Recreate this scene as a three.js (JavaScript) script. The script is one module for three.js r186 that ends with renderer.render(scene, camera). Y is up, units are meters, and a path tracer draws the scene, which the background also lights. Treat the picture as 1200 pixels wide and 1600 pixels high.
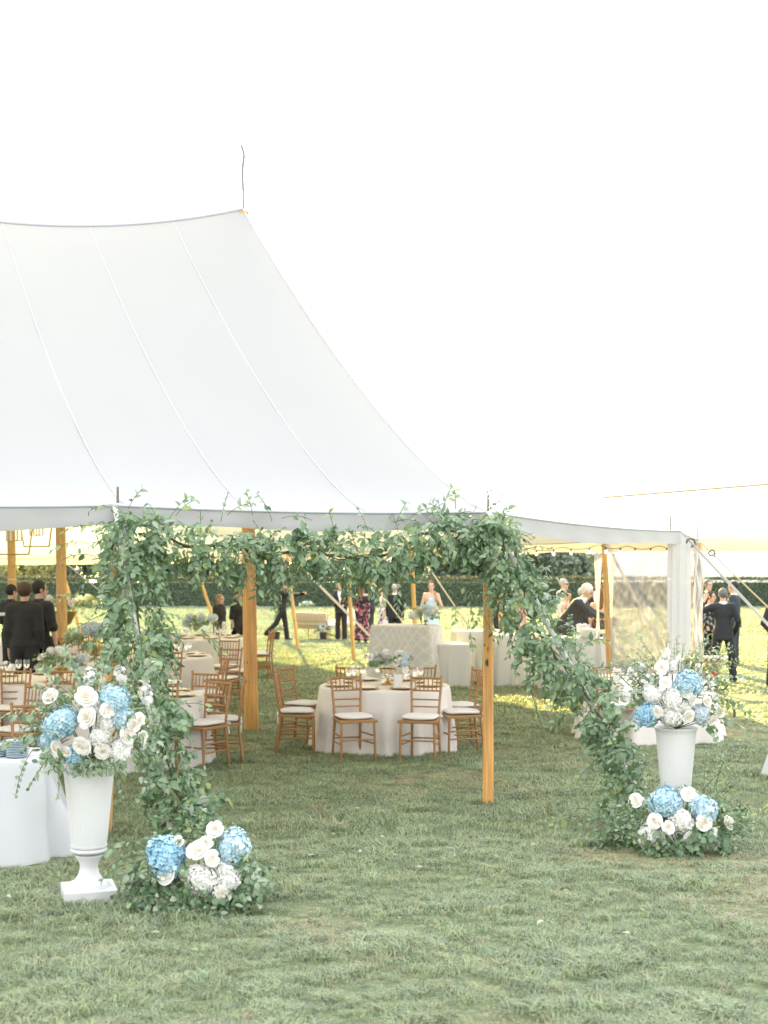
import * as THREE from 'three';
import { mergeGeometries, mergeVertices } from 'three/addons/utils/BufferGeometryUtils.js';
import { RoundedBoxGeometry } from 'three/addons/geometries/RoundedBoxGeometry.js';
import { ImprovedNoise } from 'three/addons/math/ImprovedNoise.js';

// ---------- camera, sky, sun, exposure ----------
const F = 2200, EYE = 2.12, HORIZON = 858;
const scene = new THREE.Scene();
const camera = new THREE.PerspectiveCamera(2 * Math.atan(800 / F) * 180 / Math.PI, 0.75, 0.1, 14000);
camera.position.set(0, EYE, 0);
camera.lookAt(0, EYE, -10);
camera.setViewOffset(768, 1024, 0, -(HORIZON - 800) / 1600 * 1024, 768, 1024);
camera.focus = 11.5; camera.userData.fStop = 2.8;
const renderer = new THREE.WebGLRenderer({ antialias: true });
renderer.setSize(768, 1024);
renderer.toneMapping = THREE.LinearToneMapping;
renderer.toneMappingExposure = 7.1;
scene.fog = new THREE.FogExp2(0xf2f1ec, 0.000012);
renderer.shadowMap.enabled = true;

const SUN = new THREE.Vector3(-0.13, Math.tan(17.5 * Math.PI / 180), -0.99).normalize();
{ // hazy late-afternoon sky: pale everywhere, a broad bright haze towards the sun
  const w = 256, h = 128, data = new Float32Array(w * h * 4);
  for (let j = 0; j < h; j++) for (let i = 0; i < w; i++) {
    const el = ((j + 0.5) / h - 0.5) * Math.PI, az = ((i + 0.5) / w - 0.5) * 2 * Math.PI;
    const y = Math.sin(el), x = Math.cos(el) * Math.cos(az), z = Math.cos(el) * Math.sin(az);
    const c = x * SUN.x + y * SUN.y + z * SUN.z;
    const glow = 0.08 * Math.exp((c - 1) * 3);
    const up = Math.max(0, y), b = 0.37;
    const k = 1 - Math.exp(-up * 1.4);
    const o = (j * w + i) * 4;
    data[o] = b * (1.0 - 0.1 * k) + glow; data[o + 1] = b * (1.0 - 0.05 * k) + glow * 0.95; data[o + 2] = b * (1.0 + 0.02 * k) + glow * 0.85; data[o + 3] = 1;
  }
  const t = new THREE.DataTexture(data, w, h, THREE.RGBAFormat, THREE.FloatType);
  t.mapping = THREE.EquirectangularReflectionMapping; t.magFilter = t.minFilter = THREE.LinearFilter; t.needsUpdate = true;
  scene.background = t; scene.environment = t;
}
const sun = new THREE.DirectionalLight(new THREE.Color(1, 0.77, 0.22), 3.6);
sun.position.copy(SUN).multiplyScalar(120).add(new THREE.Vector3(0, 0, -25));
sun.target.position.set(0, 0, -25);
sun.shadow.mapSize.set(4096, 4096);
Object.assign(sun.shadow.camera, { left: -60, right: 60, top: 50, bottom: -40, near: 1, far: 300 });
scene.add(sun, sun.target);

// ---------- helpers ----------
let seed = 12345;
const rnd = () => { seed = (seed * 1664525 + 1013904223) >>> 0; return seed / 4294967296; };
const rr = (a, b) => a + (b - a) * rnd();
const V = (x, y, z) => new THREE.Vector3(x, y, z);
const noise = new ImprovedNoise();
const fbm = (x, y, z = 0.37, n = 4) => { let a = 0, k = 0.5, f = 1; for (let i = 0; i < n; i++) { a += k * noise.noise(x * f, y * f, z + i * 7.1); f *= 2.03; k *= 0.5; } return a; };
const clamp = THREE.MathUtils.clamp, lerp = THREE.MathUtils.lerp, sstep = THREE.MathUtils.smoothstep;
// the lawn falls gently away from the camera, then drops to the sea behind the hedge
const gy = (x, d) => {
  let y = -0.0152 * Math.min(d, 92) + 0.012 * noise.noise(x * 0.35, d * 0.35, 2.2) * sstep(d, 3, 8);
  if (d > 92) y -= 5.2 * sstep(d, 92, 210);
  return y;
};
const at = (px, d) => V((px - 600) / F * d, gy((px - 600) / F * d, d), -d);      // point of the lawn at depth d
const pix = (px, py, d) => V((px - 600) / F * d, EYE - (py - HORIZON) / F * d, -d);

const used = {};
function numbered(name) { const n = used[name] = (used[name] ?? -1) + 1; return n ? `${name}_${String(n).padStart(3, '0')}` : name; }
function tag(o, label, category, group, kind) {
  if (label) o.userData.label = label;
  if (category) o.userData.category = category;
  if (group) o.userData.group = group;
  if (kind) o.userData.kind = kind;
  return o;
}
function base(name, p, turn, label, category, group) {
  const g = new THREE.Group(); g.name = numbered(name); g.position.copy(p); g.rotation.y = turn || 0; scene.add(g);
  return tag(g, label, category, group);
}
function mesh(name, geo, mat, parent, label) {
  const m = new THREE.Mesh(geo, mat); m.name = parent ? name : numbered(name); (parent || scene).add(m);
  if (label) m.userData.label = label;
  return m;
}
function dup(o, p, turn, label, group) {
  const c = o.clone(); c.name = numbered(o.name.replace(/_\d{3}$/, '')); c.userData = { ...o.userData }; scene.add(c);
  c.position.copy(p); if (turn !== undefined) c.rotation.y = turn;
  if (label) c.userData.label = label; if (group) c.userData.group = group;
  return c;
}
// collects geometries into one mesh
class MB {
  constructor(colored) { this.g = []; this.colored = colored; }
  add(geo, m, col) {
    const g = geo.clone(); if (m) g.applyMatrix4(m);
    for (const k of Object.keys(g.attributes)) if (!['position', 'normal', 'uv', 'color'].includes(k)) g.deleteAttribute(k);
    const n = g.attributes.position.count;
    if (!g.attributes.uv) g.setAttribute('uv', new THREE.BufferAttribute(new Float32Array(n * 2), 2));
    if (!g.index) g.setIndex([...Array(n).keys()]);
    if (this.colored) {
      if (!g.attributes.color || col) { const c = col || [1, 1, 1], a = new Float32Array(n * 3); for (let i = 0; i < n; i++) a.set(c, i * 3); g.setAttribute('color', new THREE.BufferAttribute(a, 3)); }
    } else g.deleteAttribute('color');
    this.g.push(g); return this;
  }
  geo() { return mergeGeometries(this.g); }
  build(name, mat, parent, label) { return mesh(name, this.geo(), mat, parent, label); }
}
const T = (x, y, z) => new THREE.Matrix4().makeTranslation(x, y, z);
const UPV = V(0, 1, 0);
function between(a, b) { // maps a unit-height geometry standing on the origin onto a-b
  const d = b.clone().sub(a), L = d.length();
  return new THREE.Matrix4().compose(a, new THREE.Quaternion().setFromUnitVectors(UPV, d.normalize()), V(1, L, 1));
}
function rod(a, b, r0, r1 = r0, seg = 8, rows = 1) {
  const L = a.distanceTo(b), g = new THREE.CylinderGeometry(r1, r0, 1, seg, rows).translate(0, 0.5, 0);
  const uv = g.attributes.uv; for (let i = 0; i < uv.count; i++) uv.setXY(i, uv.getX(i) * Math.max(r0, 0.02) * 6.28, uv.getY(i) * L);
  return g.applyMatrix4(between(a, b));
}
function knotted(a, b, r, n, seg = 7) { // bamboo-like turning
  const pts = [[0.0001, 0], [r, 0]];
  for (let i = 1; i < n; i++) { const y = i / n, e = 0.012 / 1; pts.push([r, y - e], [r * 1.35, y], [r, y + e]); }
  pts.push([r, 1], [0.0001, 1]);
  return new THREE.LatheGeometry(pts.map(p => new THREE.Vector2(...p)), seg).applyMatrix4(between(a, b));
}
const box = (w, h, d, x = 0, y = 0, z = 0) => new THREE.BoxGeometry(w, h, d).translate(x, y, z);
const rbox = (w, h, d, r, x = 0, y = 0, z = 0, s = 2) => new RoundedBoxGeometry(w, h, d, s, r).translate(x, y, z);
const lathe = (pts, seg = 24) => new THREE.LatheGeometry(pts.map(p => new THREE.Vector2(p[0], p[1])), seg);
const tube = (pts, r, n = 24, seg = 6) => new THREE.TubeGeometry(new THREE.CatmullRomCurve3(pts), n, r, seg);
function grid(nu, nv, f, uvf) { // surface f(u,v) -> Vector3
  const P = [], U = [], I = [];
  for (let j = 0; j <= nv; j++) for (let i = 0; i <= nu; i++) {
    const p = f(i / nu, j / nv); P.push(p.x, p.y, p.z);
    const q = uvf ? uvf(i / nu, j / nv, p) : [i / nu, j / nv]; U.push(q[0], q[1]);
  }
  for (let j = 0; j < nv; j++) for (let i = 0; i < nu; i++) { const a = j * (nu + 1) + i, b = a + 1, c = a + nu + 1, d = c + 1; I.push(a, b, d, a, d, c); }
  const g = new THREE.BufferGeometry();
  g.setAttribute('position', new THREE.Float32BufferAttribute(P, 3)); g.setAttribute('uv', new THREE.Float32BufferAttribute(U, 2)); g.setIndex(I);
  g.computeVertexNormals(); return g;
}
function dataTex(n, f, srgb, rx = 1, ry = 1, m = n) {
  const a = new Uint8Array(n * m * 4);
  for (let j = 0; j < m; j++) for (let i = 0; i < n; i++) { const c = f(i / n, j / m, i, j), o = (j * n + i) * 4; a[o] = clamp(c[0], 0, 1) * 255; a[o + 1] = clamp(c[1], 0, 1) * 255; a[o + 2] = clamp(c[2], 0, 1) * 255; a[o + 3] = 255; }
  const t = new THREE.DataTexture(a, n, m); if (srgb) t.colorSpace = THREE.SRGBColorSpace;
  t.wrapS = t.wrapT = THREE.RepeatWrapping; t.magFilter = THREE.LinearFilter; t.minFilter = THREE.LinearMipmapLinearFilter; t.generateMipmaps = true; t.repeat.set(rx, ry); t.needsUpdate = true; return t;
}
const std = (r, g, b, rough = 0.8, extra = {}) => new THREE.MeshStandardMaterial({ color: new THREE.Color().setRGB(r, g, b), roughness: rough, side: THREE.DoubleSide, ...extra });
const phys = (r, g, b, rough, extra = {}) => new THREE.MeshPhysicalMaterial({ color: new THREE.Color().setRGB(r, g, b), roughness: rough, side: THREE.DoubleSide, ...extra });
// periodic noise for tiling textures
const tile = (u, v, k, z = 0.5) => { const a = noise.noise(u * k, v * k, z), b = noise.noise((u - 1) * k, v * k, z), c = noise.noise(u * k, (v - 1) * k, z), d = noise.noise((u - 1) * k, (v - 1) * k, z); return (a * (1 - u) + b * u) * (1 - v) + (c * (1 - u) + d * u) * v; };

// ---------- materials ----------
const woodMap = dataTex(512, (u, v) => {
  const g = 0.5 * tile(u, v, 6, 1.1) + 0.35 * noise.noise(Math.cos(u * 6.283) * 9, Math.sin(u * 6.283) * 9, v * 3) + 0.25 * noise.noise(Math.cos(u * 6.283) * 30, Math.sin(u * 6.283) * 30, v * 5);
  let k = 0; for (const [ku, kv, s] of [[0.2, 0.15, 0.020], [0.65, 0.42, 0.026], [0.4, 0.7, 0.018], [0.85, 0.88, 0.024], [0.1, 0.55, 0.014]]) { const e = Math.hypot((u - ku) * 0.6, (v - kv)); k = Math.max(k, 1 - sstep(e, s * 0.5, s)); }
  const m = (0.86 + 0.28 * g) * (1 - 0.62 * k);
  return [0.95 * m, 0.755 * m, 0.475 * m];
}, true, 2, 0.7);
const pittedMap = dataTex(512, (u, v) => {
  const g = 0.5 * tile(u, v, 6, 4.1) + 0.4 * noise.noise(Math.cos(u * 6.283) * 10, Math.sin(u * 6.283) * 10, v * 3 + 9) + 0.3 * noise.noise(Math.cos(u * 6.283) * 34, Math.sin(u * 6.283) * 34, v * 6);
  let k = 0; for (let i = 0; i < 34; i++) { const e = Math.hypot((u - (i * 0.618) % 1) * 0.6, v - (i * 0.377 + 0.02 * Math.sin(i * 5)) % 1), s = i % 7 === 0 ? 0.02 : 0.007; k = Math.max(k, 1 - sstep(e, s * 0.4, s)); }
  const crack = 1 - sstep(Math.abs(u - 0.3 - 0.01 * Math.sin(v * 11)), 0.002, 0.007), m = (0.86 + 0.32 * g) * (1 - 0.65 * k) * (1 - 0.08 * crack);
  return [0.94 * m, 0.70 * m, 0.40 * m];
}, true, 1, 0.45);
const M = {
  pitted: std(1, 1, 1, 0.6, { map: pittedMap }),
  wood: std(1, 1, 1, 0.6, { map: woodMap }),
  canvas: phys(0.51, 0.515, 0.523, 1, { transmission: 0.5, thickness: 0 }),
  canvasSolid: std(0.78, 0.79, 0.8, 0.95),
  valance: phys(0.48, 0.485, 0.5, 1, { transmission: 0.35, thickness: 0 }),
  patch: phys(0.535, 0.54, 0.55, 1, { transmission: 0.5, thickness: 0 }),
  backlitValance: phys(0.62, 0.56, 0.47, 1, { transmission: 0.35, thickness: 0 }),  // same valance cloth, tan of the sun behind it put into the colour
  seam: phys(0.66, 0.665, 0.672, 1, { transmission: 0.32, thickness: 0 }),
  drape: phys(0.68, 0.68, 0.69, 1, { transmission: 0.35, thickness: 0 }),
  webbing: std(0.42, 0.44, 0.47, 0.8),
  strap: std(0.66, 0.65, 0.62, 0.8),
  webStrap: std(0.5, 0.43, 0.32, 0.85),
  rope: std(0.62, 0.5, 0.3, 0.9),
  cord: std(0.8, 0.79, 0.76, 0.9),
  steel: std(0.16, 0.14, 0.11, 0.45, { metalness: 0.5 }),
  vinyl: phys(0.5, 0.485, 0.53, 0.22, { transmission: 0.95, thickness: 0, specularIntensity: 1 }),
  gold: std(0.38, 0.2, 0.078, 0.42, { metalness: 0.25 }),
  brass: std(0.55, 0.36, 0.12, 0.32, { metalness: 0.85 }),
  cushion: std(0.7, 0.67, 0.65, 0.9),
  ribbon: std(0.82, 0.81, 0.8, 0.8),
  linen: std(0.72, 0.67, 0.63, 0.95),
  whiteCloth: std(0.63, 0.63, 0.635, 0.95),
  blueCloth: std(0.54, 0.545, 0.56, 0.95),
  plaster: std(0.66, 0.66, 0.655, 0.7, { bumpMap: dataTex(256, (u, v) => { const n = 0.5 + 0.35 * tile(u, v, 9, 4.4) + 0.3 * tile(u, v, 40, 2.2); return [n, n, n]; }, false, 3, 3), bumpScale: 0.004 }),
  glass: phys(1, 1, 1, 0.04, { transmission: 1, thickness: 0 }),
  candle: std(0.82, 0.78, 0.66, 0.6),
  plate: std(0.42, 0.53, 0.62, 0.3),
  whitePlate: std(0.8, 0.8, 0.78, 0.25),
  napkin: std(0.78, 0.66, 0.5, 0.9),
  stem: std(0.1, 0.13, 0.06, 0.8),
  twig: std(0.16, 0.12, 0.07, 0.8),
  bulb: new THREE.MeshStandardMaterial({ color: 0xfff2d0, emissive: new THREE.Color(1, 0.78, 0.42), emissiveIntensity: 0.8, roughness: 0.3 }),
  red: std(0.55, 0.05, 0.03, 0.5),
};
// ---------- the setting: lawn, sea, far shore ----------
const lawnMap = dataTex(1024, (u, v) => {
  const n = 0.5 * tile(u, v, 60, 1.3) + 0.5 * tile(u, v, 130, 3.7), b = tile(u, v, 12, 5.2);
  const m = 0.82 + 0.55 * n + 0.12 * b;
  return [0.56 * m + 0.03 * b, 0.60 * m, 0.46 * m - 0.02 * b];
}, true);
{
  const xs = [], ds = [];
  for (let d = -12; d < 30; d += 0.5) ds.push(d); for (let d = 30; d < 100; d += 1.5) ds.push(d); for (let d = 100; d < 220; d += 8) ds.push(d); ds.push(400, 1500, 3400);
  for (let x = -24; x <= 24; x += 0.5) xs.push(x); const side = [30, 40, 60, 90, 140, 300, 900, 2500]; const X = [...side.map(a => -a).reverse(), ...xs, ...side];
  const P = [], U = [], C = [], I = [];
  for (const d of ds) for (const x of X) {
    P.push(x, gy(x, d), -d); U.push(x / 2.4, d / 2.4);
    const dry = sstep(fbm(x * 0.55 + 3, d * 0.45, 8.8), 0.12, 0.42), lush = fbm(x * 0.2, d * 0.2, 4.1);
    C.push(0.62 + 0.5 * dry + 0.1 * lush, 0.68 + 0.26 * dry + 0.16 * lush, 0.6 + 0.22 * dry);
  }
  const w = X.length;
  for (let j = 0; j < ds.length - 1; j++) for (let i = 0; i < w - 1; i++) { const a = j * w + i; I.push(a, a + 1, a + w + 1, a, a + w + 1, a + w); }
  const g = new THREE.BufferGeometry();
  g.setAttribute('position', new THREE.Float32BufferAttribute(P, 3)); g.setAttribute('uv', new THREE.Float32BufferAttribute(U, 2)); g.setAttribute('color', new THREE.Float32BufferAttribute(C, 3));
  g.setIndex(I); g.computeVertexNormals();
  tag(mesh('lawn', g, std(1, 1, 1, 0.95, { map: lawnMap, vertexColors: true })), 'wide mown lawn running back from the tent to the hedge', 'lawn', null, 'structure');
}
{ // sea and far shore
  const SEA = -3.33;
  const rip = dataTex(256, (u, v) => { const n = 0.5 + 0.5 * tile(u, v, 16, 2.2); return [n, n, n]; });
  const g = new THREE.PlaneGeometry(9000, 3000, 1, 1).rotateX(-Math.PI / 2).translate(0, SEA, -1620);
  const uv = g.attributes.uv; for (let i = 0; i < 4; i++) uv.setXY(i, uv.getX(i) * 900, uv.getY(i) * 300);
  tag(mesh('water', g, std(0.25, 0.3, 0.33, 0.25, { bumpMap: rip, bumpScale: 0.25 })), 'pale calm sea water between the hedge and the far shore', 'water', null, 'structure');
  const hill = grid(220, 10, (u, v) => {
    const x = lerp(-3200, 3200, u), d = 3000 + v * 700;
    const h = 1.5 * (14 + 20 * (0.5 + fbm(x * 0.0016, v * 1.5, 3.3)) + 10 * fbm(x * 0.012, v * 3, 1.7)) * Math.pow(v, 0.55) * (0.55 + 0.45 * sstep(x, -400, 900));
    return V(x, SEA - 0.5 + Math.max(0, h), -d);
  });
  tag(mesh('hills', hill, std(0.085, 0.09, 0.11, 1)), 'low hazy wooded hills on the far shore across the water', 'hills', null, 'structure');
}
// leaf-sized faces spread over a shape, as one mesh
function leafCloud(n, point, size, col, up = 0.3) {
  const P = new Float32Array(n * 12), N = new Float32Array(n * 12), C = new Float32Array(n * 12), I = new Uint32Array(n * 6);
  const a = V(), b = V(), nn = V();
  for (let i = 0; i < n; i++) {
    const [p, out] = point(i);
    nn.set(rnd() - 0.5, rnd() - 0.5, rnd() - 0.5).normalize().lerp(out, 0.45).add(V(0, up * rnd(), 0)).normalize();
    a.set(rnd() - 0.5, rnd() - 0.5, rnd() - 0.5).cross(nn).normalize(); b.crossVectors(nn, a);
    const s = size * rr(0.6, 1.4), c = col(p, out);
    [[-0.5, 0], [0, -0.28], [0.5, 0], [0, 0.28]].forEach(([u, v], k) => {
      const o = i * 12 + k * 3;
      P[o] = p.x + a.x * u * s + b.x * v * s; P[o + 1] = p.y + a.y * u * s + b.y * v * s; P[o + 2] = p.z + a.z * u * s + b.z * v * s;
      N[o] = nn.x; N[o + 1] = nn.y; N[o + 2] = nn.z; C[o] = c[0]; C[o + 1] = c[1]; C[o + 2] = c[2];
    });
    I.set([i * 4, i * 4 + 1, i * 4 + 2, i * 4, i * 4 + 2, i * 4 + 3], i * 6);
  }
  const g = new THREE.BufferGeometry();
  g.setAttribute('position', new THREE.BufferAttribute(P, 3)); g.setAttribute('normal', new THREE.BufferAttribute(N, 3)); g.setAttribute('color', new THREE.BufferAttribute(C, 3)); g.setIndex(new THREE.BufferAttribute(I, 1));
  return g;
}
const foliageMat = phys(1, 1, 1, 0.75, { vertexColors: true, transmission: 0.3, thickness: 0 });
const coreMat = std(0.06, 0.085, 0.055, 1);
{ // clipped hedge
  const D = 82, x0 = -40, x1 = 40, h = 1.66, th = 1.5;
  const hd = base('clipped_hedge', V(0, gy(0, D), -D), 0, 'long clipped dark green hedge across the back of the lawn', 'hedge');
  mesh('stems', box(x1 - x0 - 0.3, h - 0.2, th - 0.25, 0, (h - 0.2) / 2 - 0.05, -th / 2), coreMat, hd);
  let litShoot = false; const n = 150000, fr = h / (h + th + 0.2);
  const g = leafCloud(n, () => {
    const q = rnd(), x = rr(x0, x1), w = 0.05 * noise.noise(x * 0.8, q * 9, 3); litShoot = rnd() < 0.12;
    if (litShoot) return [V(x, h + 0.2 * rnd() * rnd(), -rr(-0.05, th)), V(0, 1, 0)];
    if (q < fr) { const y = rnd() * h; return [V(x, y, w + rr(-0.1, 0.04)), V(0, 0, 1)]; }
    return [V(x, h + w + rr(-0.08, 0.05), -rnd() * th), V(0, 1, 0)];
  }, 0.095, (p, out) => { const k = rr(0.7, 1.3), y = rnd(); return litShoot || out.y > 0.5 ? [0.1 * k, 0.105 * k, 0.045 * k] : [0.135 * k + 0.03 * y, 0.205 * k + 0.015 * y, 0.125 * k]; });  // top leaves and shoots tinted yellower to give the sunlit band
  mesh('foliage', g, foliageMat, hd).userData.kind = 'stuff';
}
function bush(px, d, w, h, tone, label, group) { // lumpy crown of leaf clumps on a short trunk
  const p = V((px - 600) / F * d, gy(0, d) - 0.3, -d);
  const b = base('shrub_tree', p, 0, label, 'tree', group);
  const lumps = []; w *= 1.3; h += 0.5;
  for (let i = 0; i < 16; i++) { const a = rnd() * 6.28, r = Math.sqrt(rnd()) * 0.36 * w, y = h * rr(0.25, 0.8); const R = h * rr(0.14, 0.3) * (1 - 0.25 * y / h); lumps.push([V(Math.cos(a) * r, Math.min(y, h - R), Math.sin(a) * r * 0.7), R]); }
  lumps.push([V(0, h * 0.72, 0), h * 0.28]);
  const core = new MB(); for (const [c, R] of lumps) core.add(new THREE.IcosahedronGeometry(R * 0.72, 1).translate(c.x, c.y, c.z));
  const g = leafCloud(2600, i => {
    const [c, R] = lumps[i % lumps.length], o = V(rnd() - 0.5, rnd() - 0.4, rnd() - 0.5).normalize();
    return [c.clone().addScaledVector(o, R * rr(0.72, 1.12)), o];
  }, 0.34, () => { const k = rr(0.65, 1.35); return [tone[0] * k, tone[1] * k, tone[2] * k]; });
  const cr = mesh('crown', g, foliageMat, b); core.build('branches', coreMat, cr);
  const tr = new MB(); tr.add(rod(V(0, -0.2, 0), V(0.1, h * 0.5, 0), 0.16, 0.09)); tr.add(rod(V(0, h * 0.2, 0), V(-0.6, h * 0.55, 0.1), 0.08, 0.04)); tr.build('trunk', std(0.12, 0.09, 0.06, 0.9), b);
}
{
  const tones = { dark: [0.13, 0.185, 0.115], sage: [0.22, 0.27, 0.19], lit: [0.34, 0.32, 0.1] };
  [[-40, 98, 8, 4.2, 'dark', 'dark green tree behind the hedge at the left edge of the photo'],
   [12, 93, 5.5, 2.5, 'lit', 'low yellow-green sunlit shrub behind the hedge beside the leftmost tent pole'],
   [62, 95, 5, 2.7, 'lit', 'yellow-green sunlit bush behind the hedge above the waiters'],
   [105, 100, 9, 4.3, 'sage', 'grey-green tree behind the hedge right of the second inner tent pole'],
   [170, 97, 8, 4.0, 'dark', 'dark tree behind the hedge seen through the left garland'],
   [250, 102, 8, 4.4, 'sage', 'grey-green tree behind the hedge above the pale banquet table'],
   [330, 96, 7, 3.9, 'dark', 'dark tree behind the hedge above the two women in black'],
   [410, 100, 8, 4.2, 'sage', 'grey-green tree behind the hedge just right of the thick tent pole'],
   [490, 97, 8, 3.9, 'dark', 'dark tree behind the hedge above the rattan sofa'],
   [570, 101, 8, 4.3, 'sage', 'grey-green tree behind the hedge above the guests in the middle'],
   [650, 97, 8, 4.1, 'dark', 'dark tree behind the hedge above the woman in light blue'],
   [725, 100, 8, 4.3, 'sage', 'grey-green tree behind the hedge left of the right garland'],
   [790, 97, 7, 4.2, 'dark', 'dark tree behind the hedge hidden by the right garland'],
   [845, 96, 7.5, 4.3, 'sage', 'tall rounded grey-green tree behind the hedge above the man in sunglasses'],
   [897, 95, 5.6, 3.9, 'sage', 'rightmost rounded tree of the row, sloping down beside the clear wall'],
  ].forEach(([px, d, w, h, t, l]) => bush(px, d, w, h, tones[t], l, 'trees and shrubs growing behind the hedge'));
}
// ---------- grass blades ----------
{
  const blades = (n, spread, h0, h1, w, up) => {
    const P = [], N = [], I = [];
    for (let i = 0; i < n; i++) {
      const a = rnd() * 6.28, r = Math.sqrt(rnd()) * spread, b = rnd() * 6.28, h = rr(h0, h1), lean = rr(0.2, 1.1) * h * up;
      const x = Math.cos(a) * r, z = Math.sin(a) * r, dx = Math.cos(b), dz = Math.sin(b), s = P.length / 3;
      [[0, 0, 1], [0.55, 0.28, 0.85], [1, 1, 0.05]].forEach(([t, l, ww]) => {
        for (const k of [-1, 1]) { P.push(x + dx * lean * l - dz * k * w * ww, h * t * (1 - 0.25 * l), z + dz * lean * l + dx * k * w * ww); N.push(dx * 0.5, 0.85, dz * 0.5); }
      });
      I.push(s, s + 1, s + 3, s, s + 3, s + 2, s + 2, s + 3, s + 5, s + 2, s + 5, s + 4);
    }
    const g = new THREE.BufferGeometry();
    g.setAttribute('position', new THREE.Float32BufferAttribute(P, 3)); g.setAttribute('normal', new THREE.Float32BufferAttribute(N, 3)); g.setIndex(I); g.computeVertexNormals(); return g;
  };
  const grass = new THREE.Group(); grass.name = 'grass'; scene.add(grass);
  tag(grass, 'short grass blades covering the lawn', 'grass', null, 'stuff');
  const mat = phys(1, 1, 1, 0.5, { transmission: 0.55, thickness: 0 });
  const m4 = new THREE.Matrix4(), q = new THREE.Quaternion(), col = new THREE.Color();
  const lay = (geo, count, d0, d1, scale) => {
    const im = new THREE.InstancedMesh(geo, mat, count); im.name = 'grass_blades';
    for (let i = 0; i < count; i++) {
      const d = Math.sqrt(lerp(d0 * d0, d1 * d1, rnd())), x = rr(-1, 1) * (0.32 * d + 0.7);
      const thick = fbm(x * 1.5, d * 1.5, 6.6) + 0.6 * noise.noise(x * 6, d * 6, 1.2), dry = sstep(fbm(x * 0.55 + 3, d * 0.45, 8.8), 0.1, 0.42);
      const s = scale * (0.85 + 1.1 * thick) * rr(0.6, 1.3) * (1 - 0.45 * dry);
      q.setFromAxisAngle(UPV, rnd() * 6.28);
      m4.compose(V(x, gy(x, d) - 0.004, -d), q, V(s * 1.15, s * (1 - 0.25 * dry), s * 1.15)); im.setMatrixAt(i, m4);
      const k = rr(0.6, 1.4), y = rnd(), br = rnd() < 0.05 + 0.5 * dry ? 1 : 0;
      col.setRGB(lerp(0.345 + 0.08 * y, 0.57, br) * k, lerp(0.45 + 0.02 * y, 0.48, br) * k, lerp(0.31 - 0.09 * y, 0.31, br) * k); im.setColorAt(i, col);
    }
    grass.add(im);
  };
  for (let k = 0; k < 3; k++) {
    lay(blades(20, 0.05, 0.022, 0.06, 0.0019, 1.2), 15000, 5.8, 11, 1);
    lay(blades(26, 0.08, 0.03, 0.06, 0.0024, 1), 14000, 11, 20, 1.0);
    lay(blades(26, 0.14, 0.03, 0.06, 0.0045, 0.9), 17000, 20, 46, 1.05);
    lay(blades(26, 0.3, 0.035, 0.07, 0.009, 0.9), 14000, 46, 83, 1.1);
  }
}
// ---------- sailcloth tent ----------
const A0 = { x: -1.85, d: 18.5 };
const st = (s, t, y) => V(A0.x + 0.91 * s - 0.41 * t, y, -(A0.d + 0.41 * s + 0.91 * t));
const tent = base('sailcloth_tent', V(A0.x, gy(A0.x, A0.d), -A0.d), 0, 'large white peaked sailcloth tent with wooden poles spanning the left and middle of the lawn', 'tent');
const off = tent.position;
const tp = (name, geo, mat, label) => { if (geo instanceof MB) geo = geo.geo(); geo.translate(-off.x, -off.y, -off.z); const m = mesh(name, geo, mat, tent); if (label) m.userData.label = label; return m; };
const PEAK = 6.58;
const ridgeV = s => { const k = (Math.abs(s) % 6.2) / 6.2; return PEAK - 0.47 * 4 * k * (1 - k); };      // along the front wing
const ridgeU = t => { const k = (t % 9.6) / 9.6; return PEAK - 0.0138 * t - 0.5 * 4 * k * (1 - k); };      // along the long axis
// foot of each pole, listed round the rim: s, t, height of the eave
const EAVE = [[-12.6, -6.25, 2.48], [-9.7, -6.25, 2.48], [-6.5, -6.25, 2.48], [-3.2, -6.25, 2.475], [0.24, -6.3, 2.457], [5.8, -1.6, 2.37], [7.37, 0.1, 2.27], [7.5, 2.9, 2.27], [7.2, 6.0, 2.22], [7.1, 9.6, 2.15], [7.1, 13.2, 2.06], [7.35, 18, 1.95], [6.2, 23, 1.9], [2.6, 25.2, 1.86], [-1.5, 25.2, 1.86], [-5.5, 23.5, 1.88], [-7.2, 19, 1.93], [-7.2, 13, 2.02], [-7.2, 6.3, 2.15], [-12.6, 6.3, 2.15]];
const rim = (i, k) => { const a = EAVE[i], b = EAVE[i + 1]; return [lerp(a[0], b[0], k), lerp(a[1], b[1], k), lerp(a[2], b[2], k) - 0.04 * 4 * k * (1 - k) * Math.min(1, Math.hypot(a[0] - b[0], a[1] - b[1]) / 5)]; };
const eaveFront = s => { for (let i = 0; i < 4; i++) if (s <= EAVE[i + 1][0]) return rim(i, (s - EAVE[i][0]) / (EAVE[i + 1][0] - EAVE[i][0])); return EAVE[4]; };
// a strip of cloth from a top edge to a rim edge; p gives the hollow of the slope
const cloth = (top, low, p, nu, nv) => grid(nu, nv, (u, v) => {
  const a = top(u), b = low(u), h = Math.pow(1 - v, typeof p === 'function' ? p(u) : p);
  const ss = lerp(a[0], b[0], v), tt = lerp(a[1], b[1], v), wr = (0.014 * noise.noise(ss * 0.9, v * 4, 3.1 + tt * 0.4) + 0.013 * noise.noise(ss * 3.2 + tt * 1.1, v * 1.6, 8.3) * v * v) * Math.sin(Math.PI * v);
  return st(lerp(a[0], b[0], v), lerp(a[1], b[1], v), b[2] + (a[2] - b[2]) * h + wr);
});
const edges = [-12.4, -11.3, -10.2, -9.1, -8.0, -7.1, -6.2, -5.2, -4.15, -3.1, -2.03, -0.95, 0];
const low = s => eaveFront(s > -0.3 ? 0.24 * (1 + s / 0.3) + s : s);
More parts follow.
